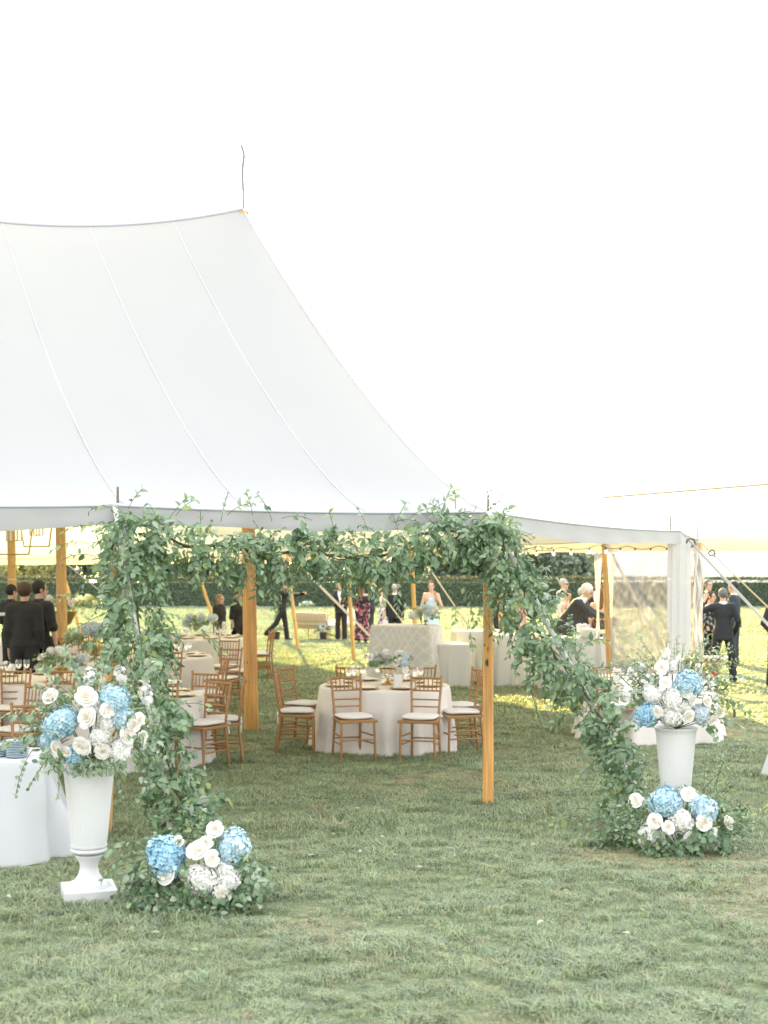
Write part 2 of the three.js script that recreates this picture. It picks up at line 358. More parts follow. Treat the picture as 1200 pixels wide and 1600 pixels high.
for (let i = 0; i < edges.length - 1; i++) {
  const a = edges[i], b = edges[i + 1];
  tp('canopy_panel', cloth(u => { const s = lerp(a, b, u); return [s, 0, ridgeV(s)]; }, u => low(lerp(a, b, u)), 1.28, 6, 26), M.canvas);
  const pts = []; for (let k = 0; k <= 20; k++) { const v = k / 20, e = low(b); pts.push(st(lerp(b, e[0], v), lerp(0, e[1], v), e[2] + (ridgeV(b) - e[2]) * Math.pow(1 - v, 1.28) + 0.004)); }
  if (b < 0) tp('seam', tube(pts, 0.006, 30, 5), M.seam);
  else tp('hip_band', tube(pts, 0.012, 40, 6), M.seam);
}
const A = () => [0, 0, PEAK];
const fan = (i0, i1, apex, p) => { for (let i = i0; i < i1; i++) tp('canopy_panel', cloth(apex, u => rim(i, u), p, 14, 20), M.canvas); };
tp('canopy_panel', cloth(A, u => rim(4, u * 0.5), u => lerp(1.28, 4.2, Math.pow(Math.min(1, u * 5), 0.7)), 40, 34), M.canvas);
tp('canopy_panel', cloth(A, u => rim(4, 0.5 + u * 0.5), 4.2, 10, 34), M.canvas);
fan(5, 6, A, u => lerp(4.2, 3.6, u));
for (let i = 6; i < 11; i++) tp('canopy_panel', cloth(u => { const t = lerp(EAVE[i][1], EAVE[i + 1][1], u) * 19.2 / 18; return [0, Math.min(t, 19.2), ridgeU(Math.min(t, 19.2))]; }, u => rim(i, u), u => i === 6 ? 3.6 - 1.4 * u : i === 7 ? 2.2 - 0.6 * u : 1.6, 10, 16), M.canvas);
fan(11, 16, () => [0, 19.2, PEAK - 0.265], 1.5);
tp('canopy_panel', cloth(u => { const t = lerp(19.2, 6.3, u); return [0, t, ridgeU(t)]; }, u => u < 0.5 ? rim(16, u * 2) : rim(17, u * 2 - 1), 1.4, 24, 14), M.canvas);
tp('canopy_panel', cloth(u => u < 0.4 ? [0, 6.3 * (1 - u / 0.4), ridgeU(6.3 * (1 - u / 0.4))] : [-7.2 * (u - 0.4) / 0.6, 0, ridgeV(7.2 * (u - 0.4) / 0.6)], () => EAVE[18], 1.4, 20, 14), M.canvas);
tp('canopy_panel', cloth(u => { const s = lerp(-7.2, -12.4, u); return [s, 0, ridgeV(s)]; }, u => rim(18, u), 1.4, 10, 14), M.canvas);
{ // webbing along the ridge, ropes along the rim
  const p1 = []; for (let s = -12.4; s <= 0.001; s += 0.31) p1.push(st(s, 0, ridgeV(s) + 0.012)); tp('ridge_band', tube(p1, 0.02, 80, 6), M.webbing);
  const rimPts = (i0, i1, dy, k = 10) => { const p = []; for (let i = i0; i < i1; i++) for (let j = 0; j < k; j++) { const q = rim(i, j / k); p.push(st(q[0], q[1], q[2] + dy)); } const q = EAVE[i1]; p.push(st(q[0], q[1], q[2] + dy)); return p; };
  tp('edge_rope', tube(rimPts(0, 19, 0.0), 0.011, 300, 6), M.webbing);
  // a second guy line riding just above the rim at the right
  const g = []; for (let k = 0; k <= 14; k++) { const a = st(0.24, -6.3, 2.50), b = st(5.8, -1.6, 2.39); g.push(a.lerp(b, k / 14).add(V(0, 0.045 * Math.sin(Math.PI * k / 14) - 0.0, 0))); }
  tp('edge_rope', tube(g, 0.007, 30, 5), M.webbing);
  // valance
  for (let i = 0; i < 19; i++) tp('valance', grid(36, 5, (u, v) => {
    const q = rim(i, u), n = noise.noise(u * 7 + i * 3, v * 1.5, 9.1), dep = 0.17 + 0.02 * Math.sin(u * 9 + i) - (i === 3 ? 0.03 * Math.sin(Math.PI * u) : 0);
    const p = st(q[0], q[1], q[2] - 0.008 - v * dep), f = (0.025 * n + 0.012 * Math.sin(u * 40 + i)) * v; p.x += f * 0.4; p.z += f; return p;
  }), i > 5 && i < 16 ? M.backlitValance : M.valance);
}
{ // poles: centre poles, then those of the rim, with an iron pin on each
  const pole = (foot, head, r0, r1, label) => { const a = tp('tent_pole', rod(foot, head, r0, r1, 18, 6), r0 === 0.095 || label?.includes('knotty') ? M.pitted : M.wood, label); return a; };
  const pin = (p, h, r = 0.013) => tp('pole_pin', rod(p, p.clone().add(V(0, h, 0)), r, r * 0.8, 8), M.steel);
  const F0 = at(393, 18.5), top = st(0, 0, PEAK - 0.03);
  pole(F0, top, 0.095, 0.075, 'thick pitted wooden centre pole standing between the round tables');
  pin(st(0, 0, PEAK - 0.02), 0.27, 0.014); tp('furled_pennant', tube([st(0, 0, 6.83), st(-0.01, 0, 7.1), st(0.01, 0, 7.3), st(-0.02, 0.02, 7.43)], 0.017, 12, 6), std(0.2, 0.205, 0.22, 0.9));
  const ring = (foot, head, r, k) => tp('tie_cord', new THREE.TorusGeometry(r, 0.007, 6, 20).rotateX(Math.PI / 2).translate(...foot.clone().lerp(head, k).toArray()), M.ribbon);
  const c2 = at(98, 26), c2t = pix(90, 470, 26); pole(c2, c2t, 0.1, 0.08, 'pale wooden inner pole behind the two waiters'); ring(c2, c2t, 0.098, 0.235);
  const c3 = at(21, 32), c3t = pix(12, 520, 32); pole(c3, c3t, 0.1, 0.082, 'pale wooden inner pole at the left edge of the photo'); ring(c3, c3t, 0.098, 0.255);
  ring(F0, top, 0.09, 0.38);
  const P = { 3: [165, 11.4], 4: [762, 12.8], 5: [1062, 19.45], 6: [1093, 21.6], 7: [954, 23.6], 8: [790, 26.6], 9: [652, 30.2], 10: [553, 33.4], 11: [466, 37.6], 12: [345, 42], 13: [131, 41], 14: [60, 43] };
  for (const i in P) {
    const e = EAVE[i], inn = i === '4' || i === '6' || i === '7' ? 0 : 1, head = st(e[0] * (1 - 0.018 * inn), 5 + (e[1] - 5) * (1 - 0.012 * inn), e[2] - 0.05), foot = at(...P[i]);
    if (i === '4') foot.x = head.x - 0.005;
    pole(foot, head, +i === 6 ? 0.062 : 0.05, +i === 6 ? 0.06 : 0.045, { 3: 'wooden pole wrapped in greenery on the left of the entrance', 4: 'slim knotty wooden pole on the right of the entrance', 8: 'leaning wooden pole behind the right garland', 7: 'wooden pole flanked by tied-back white drapes' }[i]);
    pin(head.clone().add(V(0, 0.02, 0)), i < 5 ? 0.19 : 0.25, 0.012);
  }
  // straps and ropes out to the stakes
  const strap = (p, q, w, mat) => { const d = q.clone().sub(p), side = V(d.z, 0, -d.x).normalize(), g = new THREE.BoxGeometry(w, 1, 0.006); g.translate(0, 0.5, 0); return tp('guy_strap', g.applyMatrix4(between(p, q)), mat || M.strap); };
  const head = i => st(EAVE[i][0], EAVE[i][1], EAVE[i][2]);
  const h5 = head(5), g5 = V(6.3, 0, -18.2); g5.y = gy(6.3, 18.2); const k5 = h5.clone().lerp(g5, 0.06);
  const pulley = (p, s) => { const b = new MB(); b.add(new THREE.TorusGeometry(0.075 * s, 0.022 * s, 8, 20).scale(1, 1, 1.6).translate(...p.toArray())); b.add(rbox(0.05 * s, 0.13 * s, 0.05 * s, 0.01, p.x + 0.08 * s, p.y - 0.05 * s, p.z)); tp('pulley', b, std(0.2, 0.17, 0.11, 0.5, { metalness: 0.4 })); };
  tp('guy_rope', rod(h5, k5, 0.009), M.webbing); pulley(k5, 0.75); strap(k5, g5, 0.045, M.strap);
  const h6 = head(6), g6 = V(7.3, 0, -20.8); g6.y = gy(7.3, 20.8); const k6 = h6.clone().lerp(g6, 0.08); pulley(k6, 0.6); tp('guy_rope', rod(h6, k6, 0.008), M.webbing); tp('guy_rope', rod(k6, g6, 0.012), M.rope);
  const W8 = M.webStrap; strap(head(8), at(835, 27.2), 0.04, W8); strap(head(7), V(5.35, gy(5, 25), -25), 0.07, std(0.5, 0.4, 0.28, 0.9)); strap(head(9), V(2.45, gy(2.4, 31), -30.6), 0.035, W8); strap(head(10), V(1.1, gy(1, 34), -34.2), 0.04, W8); strap(head(11), V(-0.05, gy(0, 38), -38.4), 0.07, W8); strap(head(12), V(-2.6, gy(0, 43), -43), 0.035, W8); strap(head(13), at(245, 45), 0.035, W8);
  // entrance straps under the garlands
  const s3 = head(3), q3 = at(272, 10.6); tp('guy_strap', rod(s3, q3, 0.022, 0.022, 10), M.strap);
  const s4 = head(4), q4 = at(1030, 11.4); tp('guy_strap', rod(s4, q4, 0.026, 0.026, 10), M.strap);
  // long cord high on the right; first length coloured white like sky glare
  const L0 = st(0.24, -6.3, 2.58), L1 = pix(945, 777, 10.5), L2 = pix(1290, 749, 8);
  tp('guy_rope', rod(L1, L2, 0.008), M.rope); tp('guy_rope', rod(L0, L1, 0.005), std(0.8, 0.8, 0.79, 0.9));
  tp('tent_stake', rod(V(5.03, gy(5, 20) - 0.1, -20.2), V(5.03, gy(5, 20) + 0.12, -20.2), 0.02), M.steel);
}
{ // drapes and clear walls
  const drapery = (a, b, yTop, yBot, folds, amp, gather) => grid(48, 24, (u, v) => {
    const g = gather ? 1 - gather * Math.exp(-Math.pow((v - 0.42) / 0.28, 2)) : 1, uu = 0.5 + (u - 0.5) * g;
    const p = a.clone().lerp(b, uu), n = V(b.z - a.z, 0, a.x - b.x).normalize();
    p.y = lerp(yTop, yBot, v); return p.addScaledVector(n, amp * (Math.sin(u * folds * 6.28 + v * 1.3) + 0.4 * Math.sin(u * folds * 14 + 1 + v * 3)) * (0.5 + 0.5 * v));
  });
  const h5 = st(5.8, -1.6, 0), side = V(0.17, 0, 0.0);
  tp('drape', drapery(h5.clone().add(V(-0.2, 0, 0.12)), h5.clone().add(V(0.12, 0, 0.14)), 2.2, 0.28, 3, 0.013), M.drape, 'white drape hanging full length in front of the right corner pole');
  const h7 = st(7.5, 2.9, 0).add(V(-0.02, 0, 0.08));
  tp('drape', drapery(h7.clone().add(V(-0.17, 0, 0)), h7.clone().add(V(-0.03, 0, 0.02)), 2.05, -0.3, 2, 0.012, 0.75), M.drape);
  tp('drape', drapery(h7.clone().add(V(0.06, 0, 0)), h7.clone().add(V(0.2, 0, 0)), 2.05, -0.3, 2, 0.012, 0.75), M.drape);
  const h3 = st(-3.2, -6.25, 0); tp('drape', drapery(h3.clone().add(V(0.06, 0, 0.02)), h3.clone().add(V(0.16, 0, 0.02)), 2.3, 1.72, 2, 0.01), M.drape);
  // scratched, slightly milky clear wall
  const scr = dataTex(512, (u, v) => { const n = 0.45 + 0.25 * tile(u, v, 5, 1.2) + 0.3 * tile(u, v, 13, 7.7) + 0.15 * tile(u, v, 90, 3.3); return [n, n, n]; });
  M.vinyl.roughnessMap = scr; M.vinyl.bumpMap = scr; M.vinyl.bumpScale = 0.002; M.vinyl.roughness = 1.2;
  const wall = (p, q, y0, y1, w) => grid(50, 50, (u, v) => { const r = p.clone().lerp(q, u); r.y = lerp(y0, y1, v); const n = V(q.z - p.z, 0, p.x - q.x).normalize(); return r.addScaledVector(n, w * (noise.noise(u * 4, v * 5, 1.1) + 0.5 * noise.noise(u * 11, v * 4, 5.1))); }, (u, v, p2) => [u * 2, v * 2]);
  const b7 = st(7.5, 2.9, 0).add(V(0.12, 0, 0.02)), b6 = st(7.37, 0.1, 0).add(V(-0.06, 0, 0.02));
  tp('clear_wall', wall(b7, b6, 2.05, -0.25, 0.03), M.vinyl, 'clear plastic side wall, scratched and creased');
  const b5 = h5.clone().add(V(0.2, 0, -0.05)); tp('clear_wall', wall(b5, st(7.37, 0.1, 0).add(V(0.06, 0, 0.13)), 2.1, -0.2, 0.07), M.vinyl);
  // string of bulbs along the inside of the rim
  const sl = base('string_lights', st(7.37, 0.1, 2.2), 0, 'string of small warm bulbs along the inside rim at the right end of the tent', 'string lights');
  const o = sl.position, pts = [], bul = [];
  for (let i = 6; i < 9; i++) for (let k = 0; k < 12; k++) { const q = rim(i, k / 12), q2 = st(q[0] - 0.12, q[1] - 0.02, q[2] - 0.08 - 0.05 * Math.sin(Math.PI * (k % 4) / 4)); pts.push(q2.sub(o)); if (k % 2 === 1) bul.push(q2); }
  mesh('wire', tube(pts, 0.006, 120, 5), M.twig, sl);
  for (const b of bul) { mesh('socket', rod(b, b.clone().add(V(0, -0.045, 0)), 0.014, 0.016), M.twig, sl); mesh('bulb', new THREE.SphereGeometry(0.026, 10, 8).scale(1, 1.25, 1).translate(b.x, b.y - 0.07, b.z), M.bulb, sl); }
}
// ---------- lantern chandeliers ----------
function lantern(px, pyBottom, d, w, h, label) {
  const p = pix(px, pyBottom, d), L = base('lantern_chandelier', p, 0.25, label, 'chandelier', 'lantern chandeliers hanging inside the tent');
  const b = new MB(), wb = w * 0.36, wt = w * 0.5, r = 0.011;
  const c = (k, y, i) => { const s = [[-1, -1], [1, -1], [1, 1], [-1, 1]][i % 4]; return V(s[0] * k, y, s[1] * k); };
  for (let i = 0; i < 4; i++) { b.add(rod(c(wb, 0, i), c(wb, 0, i + 1), r)); b.add(rod(c(wt, h, i), c(wt, h, i + 1), r)); b.add(rod(c(wb, 0, i), c(wt, h, i), r)); b.add(rod(c(wt, h, i), V(0, h * 1.35, 0), r * 0.8)); }
  b.build('frame', M.brass, L);
  const a = new MB(); a.add(rod(V(0, h * 0.3, 0), V(0, h * 1.35, 0), 0.009));
  for (let i = 0; i < 4; i++) { const k = i * Math.PI / 2 + 0.4, e = V(Math.cos(k) * w * 0.2, h * 0.32, Math.sin(k) * w * 0.2); a.add(rod(V(0, h * 0.32, 0), e, 0.007)); mesh('candle', rod(e, e.clone().add(V(0, h * 0.3, 0)), 0.016), M.candle, L); }
  a.build('arms', M.brass, L);
  mesh('chain', rod(V(0, h * 1.35, 0), V(0, h * 1.35 + 2.2, 0), 0.008), M.steel, L);
}
lantern(57, 854, 25, 0.6, 0.62, 'open brass frame lantern with candles hanging between the two inner poles');
lantern(22, 866, 22, 0.62, 0.66, 'nearer, lower open brass frame lantern hanging at the left edge');
// ---------- chiavari chairs ----------
const chairProto = (() => {
  const c = new THREE.Group(); c.name = 'chiavari_chair';
  const leg = (a, b, r, n) => mesh('leg', knotted(a, b, r, n), M.gold, c);
  const fl = [V(-0.2, 0, 0.2), V(-0.19, 0.44, 0.19)], fr = [V(0.2, 0, 0.2), V(0.19, 0.44, 0.19)];
  leg(...fl, 0.0145, 4); leg(...fr, 0.0145, 4);
  const post = s => [V(s * 0.165, 0, -0.235), V(s * 0.152, 0.45, -0.185), V(s * 0.178, 0.92, -0.25)];
  for (const s of [-1, 1]) { const [a, b, t] = post(s); const m = new MB(); m.add(knotted(a, b, 0.0155, 4)); m.add(knotted(b, t, 0.0145, 5)); m.add(new THREE.SphereGeometry(0.017, 8, 6).translate(t.x, t.y, t.z)); m.build('leg', M.gold, c); }
  const onPost = (s, y) => { const [a, b, t] = post(s); return y < 0.45 ? a.clone().lerp(b, y / 0.45) : b.clone().lerp(t, (y - 0.45) / 0.47); };
  const rail = (y, r) => mesh('back_rail', knotted(onPost(-1, y), onPost(1, y), r, 4, 6), M.gold, c);
  const topRail = rail(0.895, 0.0135); topRail.name = 'top_rail'; rail(0.755, 0.011); rail(0.655, 0.01); rail(0.575, 0.01);
  for (let i = 1; i <= 6; i++) { const k = i / 7, a = onPost(-1, 0.755).lerp(onPost(1, 0.755), k), b = onPost(-1, 0.895).lerp(onPost(1, 0.895), k); mesh('spindle', knotted(a, b, 0.0072, 2, 6), M.gold, c); }
  const fp = (s, y) => V(s * lerp(0.2, 0.19, y / 0.44), y, lerp(0.2, 0.19, y / 0.44));
  for (const [y1, y2] of [[0.19, 0.19], [0.28, 0.28]]) { for (const s of [-1, 1]) mesh('stretcher', knotted(fp(s, y1), onPost(s, y2), 0.0095, 4, 6), M.gold, c); }
  mesh('stretcher', knotted(fp(-1, 0.24), fp(1, 0.24), 0.0095, 4, 6), M.gold, c); mesh('stretcher', knotted(onPost(-1, 0.22), onPost(1, 0.22), 0.0095, 4, 6), M.gold, c);
  const seat = new THREE.Shape([[-0.165, 0.2], [0.165, 0.2], [0.215, -0.21], [-0.215, -0.21]].map(p => new THREE.Vector2(...p)));
  mesh('seat', new THREE.ExtrudeGeometry(seat, { depth: 0.022, bevelEnabled: true, bevelSize: 0.008, bevelThickness: 0.006, bevelSegments: 2 }).rotateX(-Math.PI / 2).translate(0, 0.436, 0), M.gold, c);
  mesh('cushion', grid(16, 10, (u, v) => { // soft pad
    const a = u * 6.2832, r = Math.sin(Math.PI * v), e = Math.pow(Math.abs(r), 0.35), q = Math.pow(Math.pow(Math.abs(Math.cos(a)), 5) + Math.pow(Math.abs(Math.sin(a)), 5), -0.2);
    const z = Math.sin(a) * q * e * 0.2, w = 0.195 + 0.06 * z; return V(Math.cos(a) * q * e * w, 0.49 - 0.026 * Math.cos(Math.PI * v) * -1 + 0.006 * Math.cos(a * 2) * e, z);
  }), M.cushion, c);
  for (const s of [-1, 1]) { // tied bows
    const p = onPost(s, 0.475).add(V(0, 0, -0.016)), b = new MB();
    for (const k of [-1, 1]) { b.add(tube([p.clone(), p.clone().add(V(k * 0.03, 0.012, -0.012)), p.clone().add(V(k * 0.045, -0.012, -0.012)), p.clone()], 0.0055, 12, 5)); b.add(tube([p.clone(), p.clone().add(V(k * 0.02, -0.05, -0.008)), p.clone().add(V(k * 0.03 + 0.008, -0.115, -0.004))], 0.006, 10, 5)); }
    b.build('cushion_tie', M.ribbon, c);
  }
  return c;
})();
let firstChair = true;
function chair(px, d, yaw, label, group) { // px, d: the middle of the seat; yaw in degrees, 0 = sitter faces the camera
  let c = chairProto;
  if (firstChair) { firstChair = false; c.name = numbered('chiavari_chair'); scene.add(c); } else { c = chairProto.clone(); c.name = numbered('chiavari_chair'); scene.add(c); }
  const p = at(px, d); p.x += rr(-0.04, 0.04); p.z += rr(-0.04, 0.04); c.position.copy(p); c.rotation.y = (yaw + rr(-6, 6)) * Math.PI / 180; c.userData = { label, category: 'chair' }; if (group) c.userData.group = group;
  return c;
}
// ---------- tables under cloths ----------
function roundTable(px, d, r, h, mat, label, clothLabel, folds = 11, flare = 0.2) {
  const p = at(px, d), t = base('round_table', p, 0, label, 'table');
  mesh('tabletop', new THREE.CylinderGeometry(r - 0.012, r - 0.012, 0.03, 48).translate(0, h - 0.022, 0), std(0.35, 0.25, 0.15, 0.7), t);
  for (let i = 0; i < 4; i++) { const a = i * 1.571 + 0.5; mesh('leg', rod(V(Math.cos(a) * r * 0.5, -0.02, Math.sin(a) * r * 0.5), V(Math.cos(a) * r * 0.5, h - 0.04, Math.sin(a) * r * 0.5), 0.018), M.steel, t); }
  const ph = rnd() * 6, c = mesh('tablecloth', clothGeo(a => [r * Math.cos(a), r * Math.sin(a)], h, folds, flare, ph, 0.012), mat); c.position.copy(p);
  tag(c, clothLabel, 'tablecloth');
  return t;
}
function clothGeo(edge, h, folds, flare, ph, hem) {
  const nA = 220, prof = [[0, 0], [0.55, 0], [0.93, 0], [0.985, 0.004], [1, 0.02], [1.004, 0.06]]; for (let k = 1; k <= 12; k++) prof.push([1.004, 0.06 + (h - 0.06 - hem) * k / 12]);
  return grid(nA, prof.length - 1, (u, v) => {
    const a = u * 6.28318531, [k, dn] = prof[Math.round(v * (prof.length - 1))], [x, z] = edge(a), L = Math.hypot(x, z) || 1, f = clamp(dn / h, 0, 1);
    const w = (Math.sin(a * folds + ph + 1.3 * Math.sin(a * 3 + ph)) + 0.35 * Math.sin(a * Math.round(folds * 2.3) + 1.7 * ph)) * (0.65 + 0.5 * Math.sin(a * 2 + ph * 3) * Math.sin(a * 5 + ph));
    const out = k >= 1 ? f * flare * (0.45 + 0.4 * w * Math.min(1, f * 1.6)) : 0;
    return V(x * k + x / L * out, h - dn + (k < 0.99 ? 0.0015 * noise.noise(x * 8 * k, z * 8 * k, 1) : 0) - (dn > h * 0.9 ? 0.006 * w : 0), z * k + z / L * out);
  }, (u, v, p) => [u * 4.6, p.y]);
}
const rectEdge = (w, dpt, yaw, e = 0.06) => a => { // rounded rectangle, as a polar curve
  const c = Math.cos(a), s = Math.sin(a), q = Math.pow(Math.pow(Math.abs(c) / (w / 2), 14) + Math.pow(Math.abs(s) / (dpt / 2), 14), -1 / 14);
  const x = c * q, z = s * q, cy = Math.cos(yaw), sy = Math.sin(yaw); return [x * cy + z * sy, -x * sy + z * cy];
};
function rectTable(px, d, w, dp, h, yaw, mat, label, clothLabel, folds = 8, flare = 0.14) {
  const p = at(px, d), t = base('folding_table', p, yaw, label, 'table');
  mesh('tabletop', box(w - 0.03, 0.03, dp - 0.03, 0, h - 0.022, 0), std(0.5, 0.48, 0.44, 0.6), t);
  for (const [a, b] of [[-1, -1], [1, -1], [1, 1], [-1, 1]]) mesh('leg', rod(V(a * (w / 2 - 0.12), -0.03, b * (dp / 2 - 0.1)), V(a * (w / 2 - 0.12), h - 0.04, b * (dp / 2 - 0.1)), 0.016), M.steel, t);
  const c = mesh('tablecloth', clothGeo(rectEdge(w, dp, yaw), h, folds, flare, rnd() * 6, 0.01), mat); c.position.copy(p); tag(c, clothLabel, 'tablecloth');
  return t;
}
const frontTable = [601, 16.9];
roundTable(...frontTable, 0.78, 0.75, M.linen, 'round dining table in the middle of the lawn, hidden under its cloth', 'pale blush linen cloth on the round table in the middle, falling to the grass', 12, 0.2);
{
  const L = [['left-front chair turned sideways to the middle round table, its whole side in view', -77, 0], ['chair behind the left-front one at the middle round table, nearer the lit lawn', -112, 0],
    ['chair with its back to us at the left front of the middle round table', 190, 0], ['chair with its back to us at the right front of the middle round table', 170, 0],
    ['chair behind the middle round table on the left, mostly hidden by glasses', -35, 0], ['chair behind the middle round table on the right, before the lace cloth', 35, 0],
    ['right-hand chair at the middle round table, partly behind the slim pole', 77, 0], ['rear right-hand chair at the middle round table, touching the slim pole', 108, 0]];
  // seat positions: px, depth, facing
  const pos = [[468, 16.4, 95], [478, 17.3, 115], [548, 15.82, 163], [656, 15.8, 197], [556, 17.95, 18], [655, 17.95, -18], [722, 16.35, -98], [722, 17.2, -118]];
  L.forEach(([l], i) => chair(pos[i][0], pos[i][1], pos[i][2], l, 'gold chairs round the middle table'));
}
roundTable(205, 15.6, 0.8, 0.75, M.linen, 'round dining table behind the left garland, hidden under its cloth', 'blush cloth on the round table behind the left garland', 11, 0.2);
chair(320, 15.1, 222, 'nearest chair right of the left garland, its back towards us and white bow hanging');
chair(344, 15.55, 268, 'chair seen edge-on beside the nearest one right of the left garland');
chair(300, 16.35, 205, 'chair half hidden behind the nearest chairs right of the left garland');
chair(250, 14.6, 175, 'chair with only legs showing below the left garland');
roundTable(248, 22.6, 0.85, 0.75, M.linen, 'round dining table in the second row left of the thick pole', 'blush cloth on the round table in the second row left of the thick pole', 11, 0.16);
chair(327, 18.7, 252, 'small chair seen at a slant before the second-row table left of the thick pole');
chair(346, 21.4, 206, 'slanted chair at the right end of the second-row table left of the thick pole');
chair(352, 24.2, 190, 'chair backed against the pale drape of the far table left of the thick pole');
chair(376, 22.9, 268, 'chair cut off by the left side of the thick pole');
chair(262, 20.6, 180, 'chair glimpsed through leaves before the second-row table');
chair(232, 20.8, 172, 'chair mostly hidden by leaves left of the second-row table');
roundTable(322, 29, 0.85, 0.75, M.linen, 'round dining table farthest back left of the thick pole, under a pale cloth', 'pale cloth on the farthest table left of the thick pole, set with tall glasses', 11, 0.12);
chair(411, 28.2, 262, 'chair just right of the thick pole, standing on the edge of the sunlit grass'); chair(401, 27.6, 255, 'chair peeping out from the right edge of the thick pole');
chair(378, 30.2, -60, 'pale chair behind the far table between the woman in black and the thick pole');
roundTable(62, 17.8, 0.82, 0.75, M.linen, 'round dining table behind the flower urn at the left edge, under its cloth', 'blush cloth on the round table behind the left urn flowers', 11, 0.18);
chair(22, 16.75, 176, 'chair at the left edge with its straight back towards us'); chair(84, 16.75, 186, 'chair with its back towards us just above the left urn flowers');
chair(38, 14.6, 205, 'turned chair in front of the left-edge chairs, closest to the plates'); chair(120, 17.5, 250, 'chair behind the top roses of the left urn');
chair(48, 12.4, 172, 'chair with only its leg showing between white cloth and left urn');
roundTable(60, 27, 0.85, 0.75, M.linen, 'round dining table beyond the two waiters', 'blush cloth on the table beyond the two waiters', 11, 0.12);
chair(6, 23.4, 262, 'chair with a white seat at the left edge behind the tray');
[[84, 25.0, 178], [112, 25.6, 205], [128, 28.4, 250], [100, 29.4, 0], [145, 24.2, 160], [158, 23.6, 190]].forEach(([px, d, a], i) => chair(px, d, a, ['chair directly behind the right waiter arm', 'chair right of the pale inner pole, partly behind it', 'far chair seen sideways right of the pale inner pole', 'far chair facing us beyond the pale inner pole', 'chair below the blue flowers behind the left garland', 'chair right of the blue flowers behind the left garland'][i]));
roundTable(155, 21.6, 0.8, 0.75, M.linen, 'round dining table behind the left garland trunk', 'blush cloth on the table behind the left garland trunk', 11, 0.14);
roundTable(1018, 17.9, 0.8, 0.75, M.linen, 'round table behind the right flower urn, under a blush cloth', 'blush cloth with an uneven hem behind the right flower urn', 9, 0.28);
chair(962, 17.2, 150, 'chair with white ribbons behind the diagonal right garland'); chair(1075, 18.6, 235, 'chair behind the right flower urn, only a leg showing');
roundTable(1345, 14.3, 0.72, 0.78, M.whiteCloth, 'round table at the right edge of the photo under a white cloth', 'white cloth entering at the right edge of the photo, in two layers', 9, 0.35);
// serving table at the left with plates
rectTable(-50, 10.45, 1.15, 0.7, 0.75, 0.12, M.blueCloth, 'serving table at the left edge in front of the tent, under a white cloth', 'crisp white cloth of the serving table at the left edge, trailing on the grass', 7, 0.34);
// lace-covered high table and plain tables behind
const laceMap = dataTex(512, (u, v) => {
  const k = 4, a = Math.abs(((u * k + v * k) % 1 + 1) % 1 - 0.5), b = Math.abs(((u * k - v * k) % 1 + 1) % 1 - 0.5), l = Math.max(sstep(a, 0.455, 0.475), sstep(b, 0.455, 0.475)), l2 = Math.max(sstep(a, 0.36, 0.385) * (1 - sstep(a, 0.39, 0.415)), sstep(b, 0.36, 0.385) * (1 - sstep(b, 0.39, 0.415)));
  const w = 0.05 * Math.sin(u * 6.283 * 60) * Math.sin(v * 6.283 * 60) + 0.05 * tile(u, v, 20), m = Math.max(l * 0.8, l2 * 0.6); return [0.81 + 0.085 * m + w, 0.80 + 0.09 * m + w, 0.785 + 0.1 * m + w];
}, true, 1.1, 1.1);
rectTable(635, 25.9, 1.18, 0.66, 1.12, -0.42, std(1, 1, 1, 0.95, { map: laceMap }), 'tall bar table behind the middle round table', 'grey lace cloth with a diamond pattern on the tall table behind the round table', 7, 0.3);
rectTable(706, 25.9, 0.6, 0.6, 0.78, 0.1, M.whiteCloth, 'small low table at the right of the lace-covered one', 'plain white cloth on the low table touching the lace-covered one', 9, 0.06);
rectTable(745, 26.9, 0.9, 0.7, 0.98, 0.15, M.whiteCloth, 'tall table behind the slim pole under a white cloth', 'white gathered cloth on the tall table behind the slim pole', 15, 0.06);
rectTable(812, 26.2, 0.95, 0.7, 0.94, 0.1, M.whiteCloth, 'tall table between slim pole and right garland under a white cloth', 'white gathered cloth on the tall table just right of the slim pole', 15, 0.07);
rectTable(898, 25.0, 1.15, 0.7, 0.95, 0.05, M.whiteCloth, 'bar table under the right garland where the old man leans', 'long white cloth on the bar table where the white-haired man leans', 11, 0.07);
// ---------- glasses, plates, small table things ----------
const goblet = lathe([[0.0001, 0], [0.034, 0.001], [0.033, 0.004], [0.006, 0.012], [0.0045, 0.085], [0.008, 0.095], [0.03, 0.115], [0.041, 0.15], [0.039, 0.185], [0.033, 0.215], [0.0315, 0.215], [0.0375, 0.185], [0.0393, 0.15], [0.028, 0.117], [0.0001, 0.1]], 20);
const tumbler = lathe([[0.0001, 0], [0.032, 0], [0.037, 0.1], [0.0355, 0.1], [0.031, 0.008], [0.0001, 0.008]], 18);
const gobletP = new THREE.Group(); gobletP.name = 'wine_glass'; mesh('bowl', goblet, M.glass, gobletP); mesh('water', lathe([[0.0001, 0.101], [0.0275, 0.1178], [0.038, 0.15], [0.038, 0.158], [0.0001, 0.158]], 18), phys(0.95, 0.97, 1, 0.03, { transmission: 1, thickness: 0.05, ior: 1.33 }), gobletP);
const settingP = new THREE.Group(); settingP.name = 'charger_plate'; mesh('charger', lathe([[0.0001, 0], [0.1, 0.002], [0.155, 0.014], [0.165, 0.018], [0.165, 0.014], [0.1, -0.001]], 36), M.brass, settingP); mesh('plate', lathe([[0.0001, 0.01], [0.085, 0.011], [0.125, 0.024], [0.127, 0.021], [0.085, 0.006]], 32), M.whitePlate, settingP);
